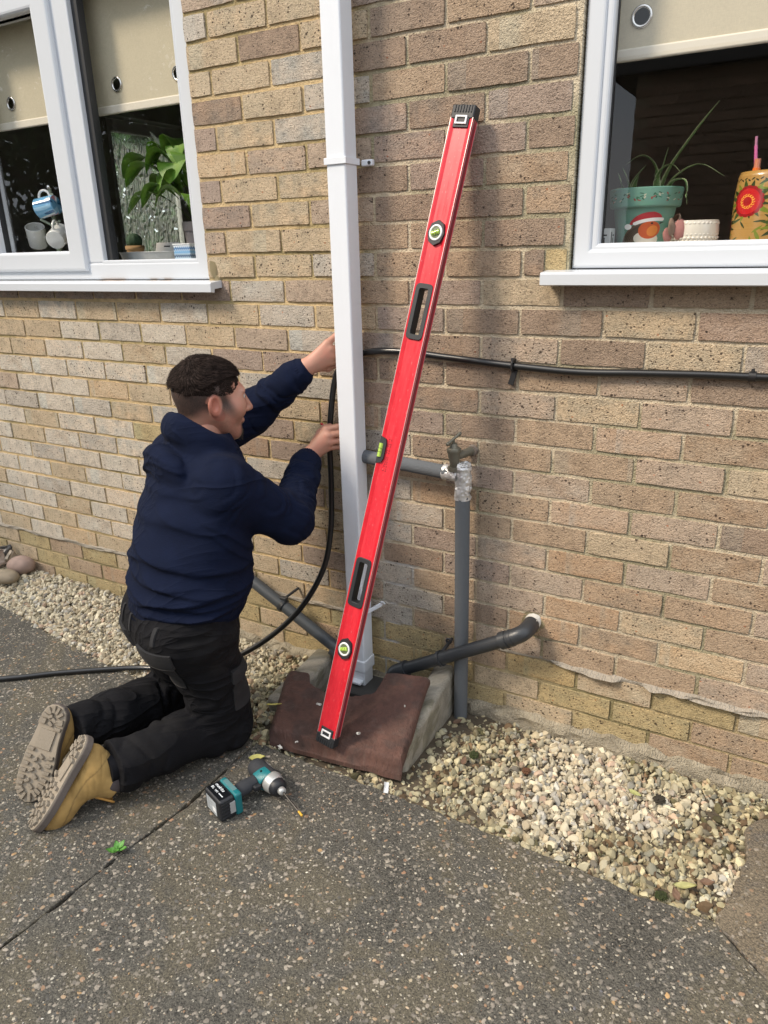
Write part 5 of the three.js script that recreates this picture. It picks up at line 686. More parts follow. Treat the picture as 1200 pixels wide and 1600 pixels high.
  const crease = dataTex(2048, 2048, (i, j, o) => { const x = i / 1024, y = j / 1024, w = 1.4 * noise(x * 5, y * 5, 3), a = 1 - Math.abs(2 * noise(x * 9 + w, y * 21 + 2 * w, 1) - 1), b = 1 - Math.abs(2 * noise(x * 24 - y * 12 + w, y * 30 + x * 10, 6) - 1), c = 1 - Math.abs(2 * noise(x * 40 + y * 16, y * 52 - x * 20 + w * 3, 9) - 1), k = sstep(0.35, 0.7, noise(x * 6 + 9, y * 6, 12)); o[0] = o[1] = o[2] = 0.15 + 0.42 * a * a * a + (0.28 * b * b * b + 0.14 * c * c * c) * k + 0.05 * noise(i * 0.8, j * 0.8); }, false);
  const clothUV = (g) => { const p = g.attributes.position, u = g.attributes.uv; for (let i = 0; i < p.count; i++) u.setXY(i, (p.getX(i) + 0.9 * p.getZ(i)) * 0.5 + 0.8, p.getY(i) * 0.5 + 0.1); return g; };
  const navyM = new THREE.MeshPhysicalMaterial({ vertexColors: true, roughness: 0.95, specularIntensity: 0.3, bumpMap: crease, bumpScale: 0.010 });
  const S = [[0.400, -0.902, 0.590, 0.150, 0.135], [0.455, -0.897, 0.584, 0.170, 0.148], [0.500, -0.892, 0.575, 0.188, 0.166], [0.560, -0.888, 0.556, 0.194, 0.168], [0.660, -0.897, 0.529, 0.200, 0.162], [0.760, -0.905, 0.497, 0.202, 0.152], [0.830, -0.912, 0.468, 0.190, 0.136], [0.885, -0.908, 0.442, 0.150, 0.112], [0.935, -0.912, 0.430, 0.095, 0.085], [0.99, -0.912, 0.42, 0.07, 0.07]];
  const loft = (y) => { let k = 0; while (k < S.length - 2 && y > S[k + 1][0]) k++; const t = fade(clamp((y - S[k][0]) / (S[k + 1][0] - S[k][0]))); return [1, 2, 3, 4].map((q) => mix(S[k][q], S[k + 1][q], t)); };
  const shoulders = [cone([-0.905, 0.885, 0.445], J.shR, 0.070, 0.078), cone([-0.905, 0.885, 0.445], J.shL, 0.070, 0.076)];
  const sleeves = [[J.shR, J.elR, 0.082, 0.068], [J.elR, lerp3(J.elR, J.wrR, 0.86), 0.066, 0.049], [J.shL, J.elL, 0.080, 0.066], [J.elL, lerp3(J.elL, J.wrL, 0.86), 0.063, 0.050]].map((a) => cone(...a));
  const cuffs = [[lerp3(J.elR, J.wrR, 0.76), lerp3(J.elR, J.wrR, 0.94), 0.043, 0.034], [lerp3(J.elL, J.wrL, 0.74), lerp3(J.elL, J.wrL, 0.94), 0.044, 0.034]].map((a) => cone(...a));
  const along = (a, b) => { const d = V(...b).sub(V(...a)), L = d.length(); d.divideScalar(L); return (x, y, z) => (x - a[0]) * d.x + (y - a[1]) * d.y + (z - a[2]) * d.z; };
  const axF = [along(J.elR, J.wrR), along(J.elL, J.wrL)], axU = [along(J.shR, J.elR), along(J.shL, J.elL)];
  const ridge = (v) => { const q = Math.min(1, Math.abs(2 * v - 1) * 1.7); return Math.pow(q, 0.75); };   // round folds with sharp valleys
  const hoodRingN = V(F[0] * 0.55, 1, F[2] * 0.55).normalize(), ringC = V(-0.918, 0.934, 0.442);
  const loc = (x, z) => [(x + 0.905) * R[0] + (z - 0.5) * R[2], (x + 0.905) * F[0] + (z - 0.5) * F[2]];
  const hoodBag = ell([0, 0, 0], [0.130, 0.078, 0.044]), hoodTip = ell([0, 0, 0], [0.075, 0.050, 0.035]);
  const HOODF = [[0.030, 0.25, -2, 0.007, 0.012], [0.000, -0.2, -3, 0.006, 0.012], [-0.030, 0.1, -2.5, 0.007, 0.014], [0.055, 0.05, -1, 0.005, 0.010]];
  const FOLDS = [                                               // drapes: from angle, to angle, height, slope, sag, depth, width
    [-0.9, 1.0, 0.735, -0.060, 0.010, 0.0065, 0.020], [0.0, 2.2, 0.690, -0.055, 0.012, 0.0085, 0.018], [-0.8, 1.1, 0.640, -0.045, 0.014, 0.0105, 0.017], [0.3, 2.4, 0.625, -0.062, 0.018, 0.0105, 0.016], [-0.6, 1.4, 0.590, -0.050, 0.020, 0.0115, 0.015], [0.6, 2.3, 0.565, -0.040, 0.020, 0.0100, 0.014], [-0.9, 0.7, 0.548, -0.030, 0.025, 0.0110, 0.013], [0.2, 1.7, 0.528, -0.022, 0.014, 0.0110, 0.012], [1.2, 2.6, 0.520, -0.010, 0.020, 0.0090, 0.012], [-1.2, 0.2, 0.600, 0.070, -0.020, 0.0080, 0.014],
    [1.4, 2.7, 0.760, -0.140, 0.030, 0.0080, 0.016], [1.5, 2.8, 0.720, -0.150, 0.030, 0.0075, 0.014], [-2.6, -1.0, 0.60, 0.05, 0.0, 0.009, 0.016], [-2.6, -1.2, 0.68, 0.06, 0.0, 0.009, 0.016], [-1.5, -0.4, 0.53, 0.03, 0.0, 0.010, 0.013], [0.4, 1.5, 0.800, -0.09, 0.03, 0.0055, 0.018],
  ];
  const hoodie = (x, y, z) => {
    const [cx, cz, hw, hd] = loft(y), a = x - cx, c = z - cz, s = a * R[0] + c * R[2], t = a * F[0] + c * F[2], k = Math.sqrt((s / hw) ** 2 + (t / hd) ** 2);
    let torso = (k - 1) * Math.min(hw, hd) * (k < 0.3 ? 0.6 : 0.92); torso = smax(smax(torso, 0.452 + 0.010 * Math.sin(s * 9) - y, 0.012), y - 0.97, 0.02);
    const near = torso < 0.05; if (near) { const low = sstep(0.80, 0.52, y), hem = sstep(0.470, 0.51, y); const phi = Math.atan2(s, -t), wob = 0.012 * (noise(phi * 3, y * 6, 4) - 0.5); for (const [p0, p1, y0, sl, cv, am, wd] of FOLDS) { const u = phi - p0; if (u < -0.35 || phi > p1 + 0.35) continue; const q = (y - (y0 + sl * u + cv * u * u) - wob) / wd; if (q > 4 || q < -4) continue; torso -= am * sstep(p0 - 0.35, p0 + 0.25, phi) * sstep(p1 + 0.35, p1 - 0.25, phi) * Math.exp(-Math.pow(Math.abs(q), 1.25) * (q < 0 ? 2.4 : 0.8)); } torso -= hem * 0.004 * low * (noise(s * 14, y * 26, t * 14) - 0.5) + 0.003 * (noise(s * 9, y * 9, t * 9 + 5) - 0.5); if (y < 0.487) torso += 0.0016 * Math.sin(phi * 110); }
    let d = torso; for (const q of shoulders) d = smin(d, q(x, y, z), 0.06);
    let arm = 1; sleeves.forEach((q, i) => { let e = q(x, y, z); if (e < 0.04) { const ax = i % 2 ? axF[i >> 1](x, y, z) : axU[i >> 1](x, y, z), f = i % 2 ? 38 : 26; e -= (i % 2 ? 0.0080 : 0.0075) * (ridge(noise(ax * f + 4 * noise(x * 14, y * 14, z * 14), x * 5 + y * 5 + i * 9, z * 5)) - 0.4) + 0.003 * (noise(x * 40, y * 40, z * 40) - 0.5); } arm = i % 2 ? smin(arm, e, 0.03) : Math.min(arm, e); if (i % 2) { d = smin(d, arm, 0.035); arm = 1; } });
    for (const q of cuffs) d = smin(d, q(x, y, z), 0.008);
    // hood: a thick rolled opening round the neck and the bag lying on the upper back
    const p = V(x - ringC.x, y - ringC.y, z - ringC.z), hgt = p.dot(hoodRingN), rad = Math.sqrt(Math.max(0, p.lengthSq() - hgt * hgt)), front = (p.x * F[0] + p.z * F[2]) / (rad + 1e-6), rr = 0.094 + 0.008 * front; let ring = Math.hypot(rad - rr, (hgt - 0.014 * (1 - front)) * 0.62) - (0.024 - 0.004 * front) + 0.005 * (noise(x * 22, y * 22, z * 22) - 0.5); d = smin(d, ring, 0.022);
    const bx = (x + 0.952) * R[0] + (z - 0.534) * R[2], by = y - 0.878 + 0.35 * Math.abs(bx) * 0.3, bz = (x + 0.952) * F[0] + (z - 0.534) * F[2] + 0.25 * by; let bag = hoodBag(bx, by, bz); for (const [sx, sl, bend, am, wd] of HOODF) { const q = (by - (sx + sl * bx + bend * bx * bx)) / wd; bag -= am * Math.exp(-Math.pow(Math.abs(q), 1.2) * (q < 0 ? 2.2 : 1)); } bag = smax(bag, -(cone([-0.085, 0.020, -0.060], [-0.035, -0.030, -0.068], 0.007, 0.009)(bx, by, bz)), 0.008);
    d = smin(d, bag, 0.014);
    // hollow where the neck and the wrists come out
    d = smax(d, -(cone([-0.914, 0.93, 0.432], [-0.895, 1.10, 0.40], 0.066, 0.088)(x, y, z)), 0.010);
    return d;
  };
  let t0 = Date.now();
  const hg = field(hoodie, [-1.20, 0.41, 0.08], [-0.57, 1.18, 0.82], 0.0062); paint(hg, (x, y, z, o) => { const m = 0.80 + 0.35 * fbm(x * 30, y * 30, z * 30, 3) + 0.12 * (noise(x * 400, y * 400, z * 400) - 0.5); o[0] = 0.0038 * m; o[1] = 0.0072 * m; o[2] = 0.0225 * m; });
  const hood = part('hoodie', clothUV(hg), navyM, P); hood.userData.label = 'navy blue hooded sweatshirt';
  const blackM = new THREE.MeshPhysicalMaterial({ vertexColors: true, roughness: 0.9, specularIntensity: 0.4, bumpMap: crease, bumpScale: 0.016 });
  const legs = [cone(J.hipR, J.kneeR, 0.112, 0.084), cone(J.kneeR, lerp3(J.kneeR, J.ankR, 1.0), 0.082, 0.070), cone(J.hipL, J.kneeL, 0.110, 0.084), cone(J.kneeL, lerp3(J.kneeL, J.ankL, 1.0), 0.082, 0.070)], pel = [cone(J.hipR, J.hipL, 0.120, 0.120), cone([-0.905, 0.50, 0.585], [-0.91, 0.47, 0.60], 0.13, 0.13), cone([J.hipR[0] - 0.02, 0.435, J.hipR[2] + 0.05], [J.hipL[0] - 0.005, 0.435, J.hipL[2] + 0.05], 0.098, 0.098)];
  const axL = [along(J.hipR, J.kneeR), along(J.kneeR, J.ankR), along(J.hipL, J.kneeL), along(J.kneeL, J.ankL)];
  const trousers = (x, y, z) => {
    let d = smin(smin(pel[0](x, y, z), pel[1](x, y, z), 0.05), pel[2](x, y, z), 0.04);
    legs.forEach((q, i) => { let e = q(x, y, z); if (e < 0.05) { const ax = axL[i](x, y, z), w = i % 2 ? 0.014 : 0.012; e -= w * (ridge(noise(ax * (i % 2 ? 20 : 15) + 3 * noise(x * 9, y * 9, z * 9 + i), x * 6 + i * 3, y * 7)) - 0.4) + 0.004 * (noise(x * 26, y * 26, z * 26) - 0.5); } d = smin(d, e, i % 2 ? 0.022 : 0.05); });
    for (const i of [1, 3]) { const ax = axL[i](x, y, z), L = i === 1 ? 0.352 : 0.385; if (z > 0.6) d = smax(d, ax - L * (i === 1 ? 1.03 : 1.04) - (Math.abs(x - (i === 1 ? -0.92 : -1.13)) < 0.14 ? 0 : 9), 0.004); }
    return smax(smax(d, y - 0.545, 0.01), 0.003 - y, 0.012);
  };
  const tg = field(trousers, [-1.30, -0.01, 0.33], [-0.66, 0.57, 1.0], 0.0064); paint(tg, (x, y, z, o) => { const [s, t] = loc(x, z), dust = sstep(0.55, 0.75, fbm(x * 11, y * 11, z * 11, 4)) * 0.7, m = 0.75 + 0.4 * fbm(x * 30, y * 30, z * 30, 3); o[0] = mix(0.0058, 0.0125, dust) * m; o[1] = mix(0.0058, 0.012, dust) * m; o[2] = mix(0.0074, 0.0125, dust) * m; });
  const trou = part('trousers', clothUV(tg), blackM, P); trou.userData.label = 'black work trousers with flap pockets';
  // pockets, belt loops: thin pieces laid on the cloth by marching on to it
  const lay = (o, u, v, dir, nu, nv, lift, mask) => { const Pp = [], I = [], w = nu + 1; for (let k = 0; k < 2; k++) for (let j = 0; j <= nv; j++) for (let i = 0; i <= nu; i++) { let p = V(...o).addScaledVector(u, i / nu).addScaledVector(v, j / nv * (mask ? mask(i / nu) : 1)), q = 0; const l = k ? -0.004 : lift; for (; q < 60; q++) { const e = trousers(p.x, p.y, p.z) - l; if (e < 0.0004) break; p.addScaledVector(dir, e * 0.7); } Pp.push(p.x, p.y, p.z); } const off = w * (nv + 1); for (let j = 0; j < nv; j++) for (let i = 0; i < nu; i++) { const a = j * w + i; I.push(a, a + w, a + w + 1, a, a + w + 1, a + 1); } const rim = []; for (let i = 0; i < nu; i++) rim.push(i); for (let j = 0; j < nv; j++) rim.push(j * w + nu); for (let i = nu; i > 0; i--) rim.push(nv * w + i); for (let j = nv; j > 0; j--) rim.push(j * w); rim.forEach((a, k) => { const b = rim[(k + 1) % rim.length]; I.push(a, b, b + off, a, b + off, a + off); }); let g = new THREE.BufferGeometry(); g.setAttribute('position', new THREE.Float32BufferAttribute(Pp, 3)); g.setIndex(I); g = toCreasedNormals(g, 0.7); return paint(g, (x, y, z, o2) => { const m = 0.010 + 0.010 * fbm(x * 40, y * 40, z * 40, 3); o2[0] = m; o2[1] = m; o2[2] = m * 1.1; }); };
  const back = V(F[0], 0, F[2]), rt = V(...R), flap = new THREE.MeshPhysicalMaterial({ vertexColors: true, roughness: 0.85 });
  const oB = (s, y) => { const p = V(-0.915, y, 0.60).addScaledVector(rt, s).addScaledVector(back, -0.3); return [p.x, p.y, p.z]; };
  const pocketAt = (phi, y, half, drop, lift, mask) => { const out = back.clone().multiplyScalar(-Math.cos(phi)).addScaledVector(rt, Math.sin(phi)), tan = back.clone().multiplyScalar(Math.sin(phi)).addScaledVector(rt, Math.cos(phi)), p = V(-0.915, y, 0.60).addScaledVector(out, 0.32).addScaledVector(tan, -half); return lay([p.x, p.y, p.z], tan.multiplyScalar(2 * half), V(0, -drop, 0), out.negate(), 16, 10, lift, mask); };
  const stitchM = mat([0.045, 0.042, 0.04], 0.9);
  for (const phi of [0.75, -0.75]) { part('pocket', pocketAt(phi, 0.405, 0.056, 0.125, 0.003), flap, trou); part('pocket_flap', pocketAt(phi, 0.432, 0.062, 0.058, 0.0065, (u) => 1 - 0.3 * Math.abs(u - 0.5)), flap, trou); part('stitching', pocketAt(phi, 0.380, 0.060, 0.0016, 0.0078), stitchM, trou); part('stitching', pocketAt(phi, 0.284, 0.054, 0.0014, 0.0042), stitchM, trou); }
  for (const s of [-0.075, 0.0, 0.13]) part('belt_loop', lay(oB(s, 0.505), rt.clone().multiplyScalar(0.010), V(0, -0.05, 0), back, 2, 6, 0.004), flap, trou);
  { const o = V(-0.5, 0.30, 0.62), dr = V(-1, 0, -0.08).normalize(); part('thigh_pocket', lay([o.x, o.y, o.z], V(-0.02, -0.01, -0.10), V(0, -0.13, -0.01), dr, 10, 12, 0.004), flap, trou); part('pocket_flap', lay([o.x, 0.315, 0.625], V(-0.02, -0.01, -0.108), V(0, -0.04, 0), dr, 10, 5, 0.0065), flap, trou); }
  // boots
  const tan = new THREE.MeshPhysicalMaterial({ vertexColors: true, roughness: 0.88, sheen: 0.3, sheenColor: lin(0.3, 0.22, 0.1), bumpMap: grainBump, bumpScale: 0.0012 }), soleM = mat([0.115, 0.095, 0.082], 0.85), lugM = mat([0.30, 0.255, 0.195], 0.92, { bumpMap: grainBump, bumpScale: 0.001 }), collarM = mat([0.055, 0.042, 0.042], 0.7), tongueM = mat([0.50, 0.27, 0.065], 0.8), laceM = mat([0.05, 0.032, 0.02], 0.8);
  const half = (z) => { const T2 = [[-0.196, 0.0], [-0.190, 0.020], [-0.178, 0.034], [-0.15, 0.046], [-0.11, 0.052], [-0.06, 0.049], [-0.01, 0.041], [0.03, 0.038], [0.065, 0.038], [0.085, 0.032], [0.098, 0.018], [0.102, 0]]; let k = 0; while (k < T2.length - 2 && z > T2[k + 1][0]) k++; return mix(T2[k][1], T2[k + 1][1], clamp((z - T2[k][0]) / (T2[k + 1][0] - T2[k][0]))); };
  const zs = []; for (let k = 0; k <= 40; k++) zs.push(mix(-0.196, 0.102, 0.5 - 0.5 * Math.cos(Math.PI * k / 40)));
  const outline = [...zs.map((z) => [half(z) + 0.004 * sstep(-0.02, -0.1, z), z]), ...zs.slice(1, -1).reverse().map((z) => [-half(z) + 0.004 * sstep(-0.02, -0.1, z), z])];
  const plate = (y0, y1, grow, bev) => { const s = new THREE.Shape(outline.map(([x, z]) => new THREE.Vector2(x * (1 + grow), -z * (1 + grow * 0.4)))); const g = new THREE.ExtrudeGeometry(s, { depth: y1 - y0 - 2 * bev, bevelEnabled: true, bevelSize: bev, bevelThickness: bev, bevelSegments: 2 }); g.rotateX(-Math.PI / 2); g.translate(0, y0 + bev, 0); return g; };
  const upP = [ell([0.002, 0.052, -0.125], [0.047, 0.043, 0.068]), cone([0.001, 0.056, -0.11], [0, 0.082, -0.01], 0.040, 0.044), cone([0, 0.055, 0.052], [0, 0.085, 0.035], 0.040, 0.043), cone([0, 0.085, 0.020], [0, 0.172, 0.012], 0.046, 0.049), cone([0, 0.085, -0.02], [0, 0.14, -0.005], 0.040, 0.042)];
  const upF = (x, y, z) => { let d = many(upP, 0.03)(x, y, z); d -= 0.0022 * (ridge(noise(x * 30, y * 60 + z * 30, z * 24)) - 0.4); d = smax(d, 0.024 - y, 0.004); d = smax(d, y - 0.165, 0.004); return smax(d, -(cone([0, 0.11, 0.012], [0, 0.2, 0.010], 0.038, 0.044)(x, y, z)), 0.004); };
  const upG = field(upF, [-0.07, 0.01, -0.21], [0.07, 0.19, 0.12], 0.0036); paint(upG, (x, y, z, o) => { const q = fbm(x * 40, y * 40, z * 40, 4), seam = sstep(0.0035, 0.0012, Math.abs(y - 0.062 - 0.35 * Math.max(0, z - 0.0) + 0.15 * Math.min(0, z + 0.06))) * 0.35, m = (0.72 + 0.5 * q) * (1 - seam); o[0] = 0.37 * m; o[1] = 0.235 * m; o[2] = 0.078 * m; });
  const boot = (label, toe, T, D, side) => {
    const b = new THREE.Group(); b.name = 'boot'; b.userData.label = label; P.add(b); T = V(...T).normalize(); D = V(...D); D.addScaledVector(T, -D.dot(T)).normalize(); const Y = D.clone().negate(), Z = T.clone().negate(), X = V().crossVectors(Y, Z);
    b.quaternion.setFromRotationMatrix(new THREE.Matrix4().makeBasis(X, Y, Z)); b.scale.setScalar(0.91); b.position.copy(V(...toe).addScaledVector(T, -0.19 * 0.91));
    part('upper', upG, tan, b); part('midsole', plate(0.009, 0.031, 0.05, 0.003), soleM, b); part('outsole', plate(0.004, 0.012, 0.03, 0.002), lugM, b);
    const lug = (x, z, a, l, w, y0 = -0.004) => { const o = part('lug', new RoundedBoxGeometry(l, 0.011, w, 1, 0.0015), lugM, b); o.position.set(x, y0 + 0.004, z); o.rotation.y = a; };
    for (let k = 0; k < outline.length; k += 1) { const [x, z] = outline[k], [x2, z2] = outline[(k + 1) % outline.length]; void x2; void z2; }
    let acc = 0; for (let k = 0; k < outline.length; k++) { const [x, z] = outline[k], [x2, z2] = outline[(k + 1) % outline.length], L = Math.hypot(x2 - x, z2 - z); acc += L; if (acc < 0.0155) continue; acc = 0; const mx = (x + x2) / 2, mz = (z + z2) / 2; if (mz > -0.035 && mz < 0.028) continue; const nx = z2 - z, nz = -(x2 - x), q = Math.hypot(nx, nz), c = Math.abs(mz) > 0.08 ? 0.013 : 0.012; const ix = mx - nx / q * c * -1 * 0 - mx * 0.26, iz = mz - (mz > 0.06 ? 0.010 : mz < -0.17 ? -0.011 : 0); lug(ix, iz, Math.atan2(-nz, nx), 0.023, 0.0098); }
    for (const [x, z] of [[0.008, -0.15], [-0.010, -0.135], [0.010, -0.118], [-0.010, -0.102], [0.010, -0.086], [-0.008, -0.070], [0.008, -0.056], [0, 0.045], [0.008, 0.058], [-0.008, 0.066]]) lug(x, z, 0.6 * Math.sign(x || 1), 0.017, 0.010);
    part('shank_plate', box(-0.026, 0.026, -0.001, 0.005, -0.034, 0.026, 0.001), lugM, b);
    part('padded_collar', field((x, y, z) => { const d = Math.hypot(Math.hypot(x, (z - 0.010) * 0.95) - 0.046, (y - 0.150 - 0.03 * z) * 0.42) - 0.0095; return smax(d, -z - 0.004, 0.006); }, [-0.07, 0.11, -0.02], [0.07, 0.185, 0.08], 0.004), collarM, b);
    part('tongue', field((x, y, z) => smax(Math.abs(cone([0, 0.10, -0.010], [0, 0.20, -0.004], 0.046, 0.047)(x, y, z)) - 0.0035, smax(z + 0.024, smax(y - 0.188, Math.abs(x) - 0.030, 0.01), 0.006), 0.003), [-0.05, 0.09, -0.075], [0.05, 0.2, 0.0], 0.004), tongueM, b);
    for (let k = 0; k < 6; k++) { const y = 0.092 + k * 0.0125, z = -0.086 + k * 0.0105; part('lace', tube([[-0.030, y - 0.004, z + 0.022], [-0.016, y + 0.006, z + 0.002], [0, y + 0.010 + 0.003 * (k % 2), z - 0.004], [0.016, y + 0.006, z + 0.002], [0.030, y - 0.004, z + 0.022]], 0.0024, 20, 6), laceM, b); for (const s of [-1, 1]) part('eyelet', new THREE.TorusGeometry(0.0032, 0.0012, 6, 14).rotateY(s * 1.0).translate(s * 0.031, y - 0.003, z + 0.022), laceM, b); }
    part('stamped_badge', new THREE.CapsuleGeometry(0.0065, 0.024, 4, 12).rotateZ(Math.PI / 2).rotateY(Math.PI / 2).scale(0.16, 1, 1).rotateX(0.5).translate(side * 0.0455, 0.088, 0.034), mat([0.17, 0.105, 0.04], 0.9), b);
  };
  boot('tan right boot seen from its outer side', [-1.056, 0.016, 1.084], [-0.27, -0.76, 0.59], [-0.52, 0.42, 0.74], 1);
  boot('tan left boot with its lugged sole turned outwards', [-1.158, 0.016, 1.030], [-0.06, -0.84, 0.54], [0.36, 0.42, 0.82], -1);
  const rib = (a, b, r0, r1, n) => { const A = V(...a), B = V(...b), L = A.distanceTo(B), g = new THREE.CylinderGeometry(r1, r0, L, n * 4, 10, true), p = g.attributes.position; for (let i = 0; i < p.count; i++) { const x = p.getX(i), y = p.getY(i), z = p.getZ(i), an = Math.atan2(z, x), k = 1 + 0.022 * Math.cos(an * n) + 0.05 * Math.sin((y / L + 0.5) * Math.PI) + 0.06 * (noise(an * 1.5 + 3, y * 40) - 0.5); p.setXYZ(i, x * k, y, z * k); } g.computeVertexNormals(); g.applyQuaternion(new THREE.Quaternion().setFromUnitVectors(V(0, 1, 0), B.clone().sub(A).normalize())); const m = A.add(B).multiplyScalar(0.5); return paint(g.translate(m.x, m.y, m.z), (x, y, z, o) => { o[0] = 0.0035; o[1] = 0.0066; o[2] = 0.021; }); };
  const ribM = navyM.clone(); ribM.bumpMap = null; ribM.side = THREE.DoubleSide;
  part('cuff', rib(lerp3(J.elR, J.wrR, 0.745), lerp3(J.elR, J.wrR, 0.985), 0.0465, 0.040, 34), ribM, hood); part('cuff', rib(lerp3(J.elL, J.wrL, 0.72), lerp3(J.elL, J.wrL, 0.985), 0.047, 0.040, 34), ribM, hood);
  { const n = 560, rows = 6, Q = [], I = []; for (let j = 0; j <= rows; j++) for (let i = 0; i <= n; i++) { const an = i / n * Math.PI * 2, y = mix(0.446, 0.492, j / rows), [cx, cz, hw, hd] = loft(Math.max(y, 0.456)), k = 1.012 + 0.006 * Math.cos(an * 140) + 0.02 * Math.sin(Math.PI * j / rows) + 0.03 * (noise(Math.cos(an) * 3 + 5, Math.sin(an) * 3, 2) - 0.5), s = hw * Math.sin(an) * k, t = hd * Math.cos(an) * k; Q.push(cx + s * R[0] + t * F[0], y + 0.006 * Math.sin(an * 2 + 1), cz + s * R[2] + t * F[2]); } for (let j = 0; j < rows; j++) for (let i = 0; i < n; i++) { const a = j * (n + 1) + i, b = a + n + 1; I.push(a, a + 1, b, b, a + 1, b + 1); } const g = new THREE.BufferGeometry(); g.setAttribute('position', new THREE.Float32BufferAttribute(Q, 3)); g.setIndex(I); g.computeVertexNormals(); part('hem_band', paint(g, (x, y, z, o) => { o[0] = 0.0035; o[1] = 0.0066; o[2] = 0.021; }), ribM, hood); }
  for (const [k, a] of [['kneeR', 'ankR'], ['kneeL', 'ankL']]) part('sock', rod(lerp3(J[k], J[a], 0.7), lerp3(J[k], J[a], 1.03), 0.044, 0.036, 20), mat([0.009, 0.009, 0.011], 0.95, { specularIntensity: 0.3 }), P);
  console.log('person', Date.now() - t0, 'ms');
}
solo('wall_plug', 'small red plastic plug pinched between thumb and finger', 'wall plug', rod([-0.729, 0.922, 0.062], [-0.742, 0.930, 0.066], 0.0042, 0.0036, 10), mat([0.42, 0.02, 0.02], 0.4));
solo('cable_tie', 'thin pale cable tie tail hanging from the lower hand', 'cable tie', tube([[-0.690, 0.862, 0.052], [-0.682, 0.838, 0.056], [-0.672, 0.812, 0.058]], 0.0012, 16, 6), mat([0.6, 0.58, 0.52], 0.4));
// ---------- small things on the ground ----------
const leafFlat = (len, wid, curl, col, seed) => { const n = 12, P = [], C = [], I = [], r = rng(seed); for (let i = 0; i <= n; i++) for (let j = -3; j <= 3; j++) { const t = i / n, w = wid * Math.sin(Math.PI * t ** 0.85) * j / 3, m = 0.85 + 0.3 * noise(t * 9, j, seed); P.push(len * (t - 0.5), curl * ((t - 0.5) ** 2 * 4 * 0.4 + (j / 3) ** 2 * 0.6) + 0.002 * noise(t * 6, j, seed), w); C.push(col[0] * m, col[1] * m, col[2] * m); } for (let i = 0; i < n; i++) for (let j = 0; j < 6; j++) { const a = i * 7 + j, b = a + 7; I.push(a, a + 1, b, b, a + 1, b + 1); } const g = new THREE.BufferGeometry(); g.setAttribute('position', new THREE.Float32BufferAttribute(P, 3)); g.setAttribute('color', new THREE.Float32BufferAttribute(C, 3)); g.setIndex(I); g.computeVertexNormals(); return g; };
const leafM = new THREE.MeshPhysicalMaterial({ vertexColors: true, roughness: 0.7, side: THREE.DoubleSide });
function leafAt(label, x, y, z, yaw, tilt, len, wid, col, seed, group) { const o = solo('fallen_leaf', label, 'leaf', leafFlat(len, wid, len * 0.12, col, seed), leafM, group); o.position.set(x, y, z); o.rotation.set(tilt, yaw, 0.05); return o; }
leafAt('yellow green fallen leaf on the concrete beside the impact driver', -0.690, 0.004, 0.573, 0.5, 0.1, 0.052, 0.013, [0.40, 0.38, 0.12], 1);
leafAt('bright yellow green leaf lying high on the gravel below the wall', 0.345, -0.002, 0.19, -0.3, 0.1, 0.040, 0.009, [0.30, 0.31, 0.12], 2);
leafAt('pale yellow leaf among brown litter at the gravel corner', 0.515, -0.002, 0.455, 0.35, 0.2, 0.055, 0.009, [0.32, 0.31, 0.13], 3);
leafAt('slim yellow leaf sticking out beside the knee', -0.735, 0.085, 0.42, 0.45, 0.1, 0.05, 0.004, [0.50, 0.44, 0.12], 9);
{ const spots = [[-0.745, 0.006, 0.50, 0.9], [0.50, -0.005, 0.49, 2.1], [0.56, -0.004, 0.42, 0.3], [-0.14, -0.02, 0.27, 1.7], [-0.235, -0.02, 0.10, 0.8]], lab = ['curled brown dead leaf at the left front corner of the mat', 'curled brown dead leaf at the gravel corner by the concrete edge', 'brown dead leaf among gravel against the worn concrete slab', 'brown dead leaf in the middle of the gravel bed', 'brown dead leaf at the foot of the lagged pipe']; spots.forEach(([x, y, z, a], k) => leafAt(lab[k], x, y + 0.004, z, a, 0.3, 0.034, 0.009, [0.13, 0.075, 0.045], 20 + k)); }
{ const t = thing('weed', 'small green weed growing in the crack between concrete slabs', 'weed'); const lm = mat([1, 1, 1], 0.5, { vertexColors: true, side: THREE.DoubleSide }); const r = rng(14);
  for (const [a, l, h] of [[0.3, 0.030, 0.016], [1.5, 0.026, 0.020], [2.6, 0.028, 0.012], [3.9, 0.032, 0.010], [5.1, 0.022, 0.018]]) { const o = part('leaf', leafFlat(l, l * 0.30, 0.004, [0.09, 0.26, 0.04], a * 10), lm, t); o.position.set(-0.778 + Math.cos(a) * l * 0.5, h * 0.6 + 0.003, 1.03 - Math.sin(a) * l * 0.5); o.rotation.set(0, a, 0.4); } }
{ const t = solo('plastic_tag', 'clear white plastic strip stuck at the edge of the gravel', 'plastic strip', crumple(new THREE.BoxGeometry(0.013, 0.032, 0.003, 6, 12, 2), 120, 0.004, 3), mat([0.66, 0.68, 0.68], 0.35, { clearcoat: 0.4 })); t.position.set(-0.276, 0.010, 0.508); t.rotation.set(-0.6, 0.5, 0.15); }
const cob = (label, x, y, z, a, b, c, col, seed, rot) => { const g = warp(mergeVertices((() => { const q = new THREE.IcosahedronGeometry(1, 4); q.deleteAttribute('uv'); q.deleteAttribute('normal'); return q; })()), (o) => { const n = 0.93 + 0.14 * noise(o[0] * 1.4 + seed, o[1] * 1.4, o[2] * 1.4); o[0] *= a * n; o[1] *= b * n; o[2] *= c * n; }); const o = solo('cobble', label, 'stone', paint(g, (X, Y, Z, q) => { const m = 0.8 + 0.35 * noise(X * 90 + seed, Y * 90, Z * 90); q[0] = col[0] * m; q[1] = col[1] * m; q[2] = col[2] * m; }), new THREE.MeshStandardMaterial({ vertexColors: true, roughness: 0.75 })); o.position.set(x, y, z); o.rotation.y = rot; };
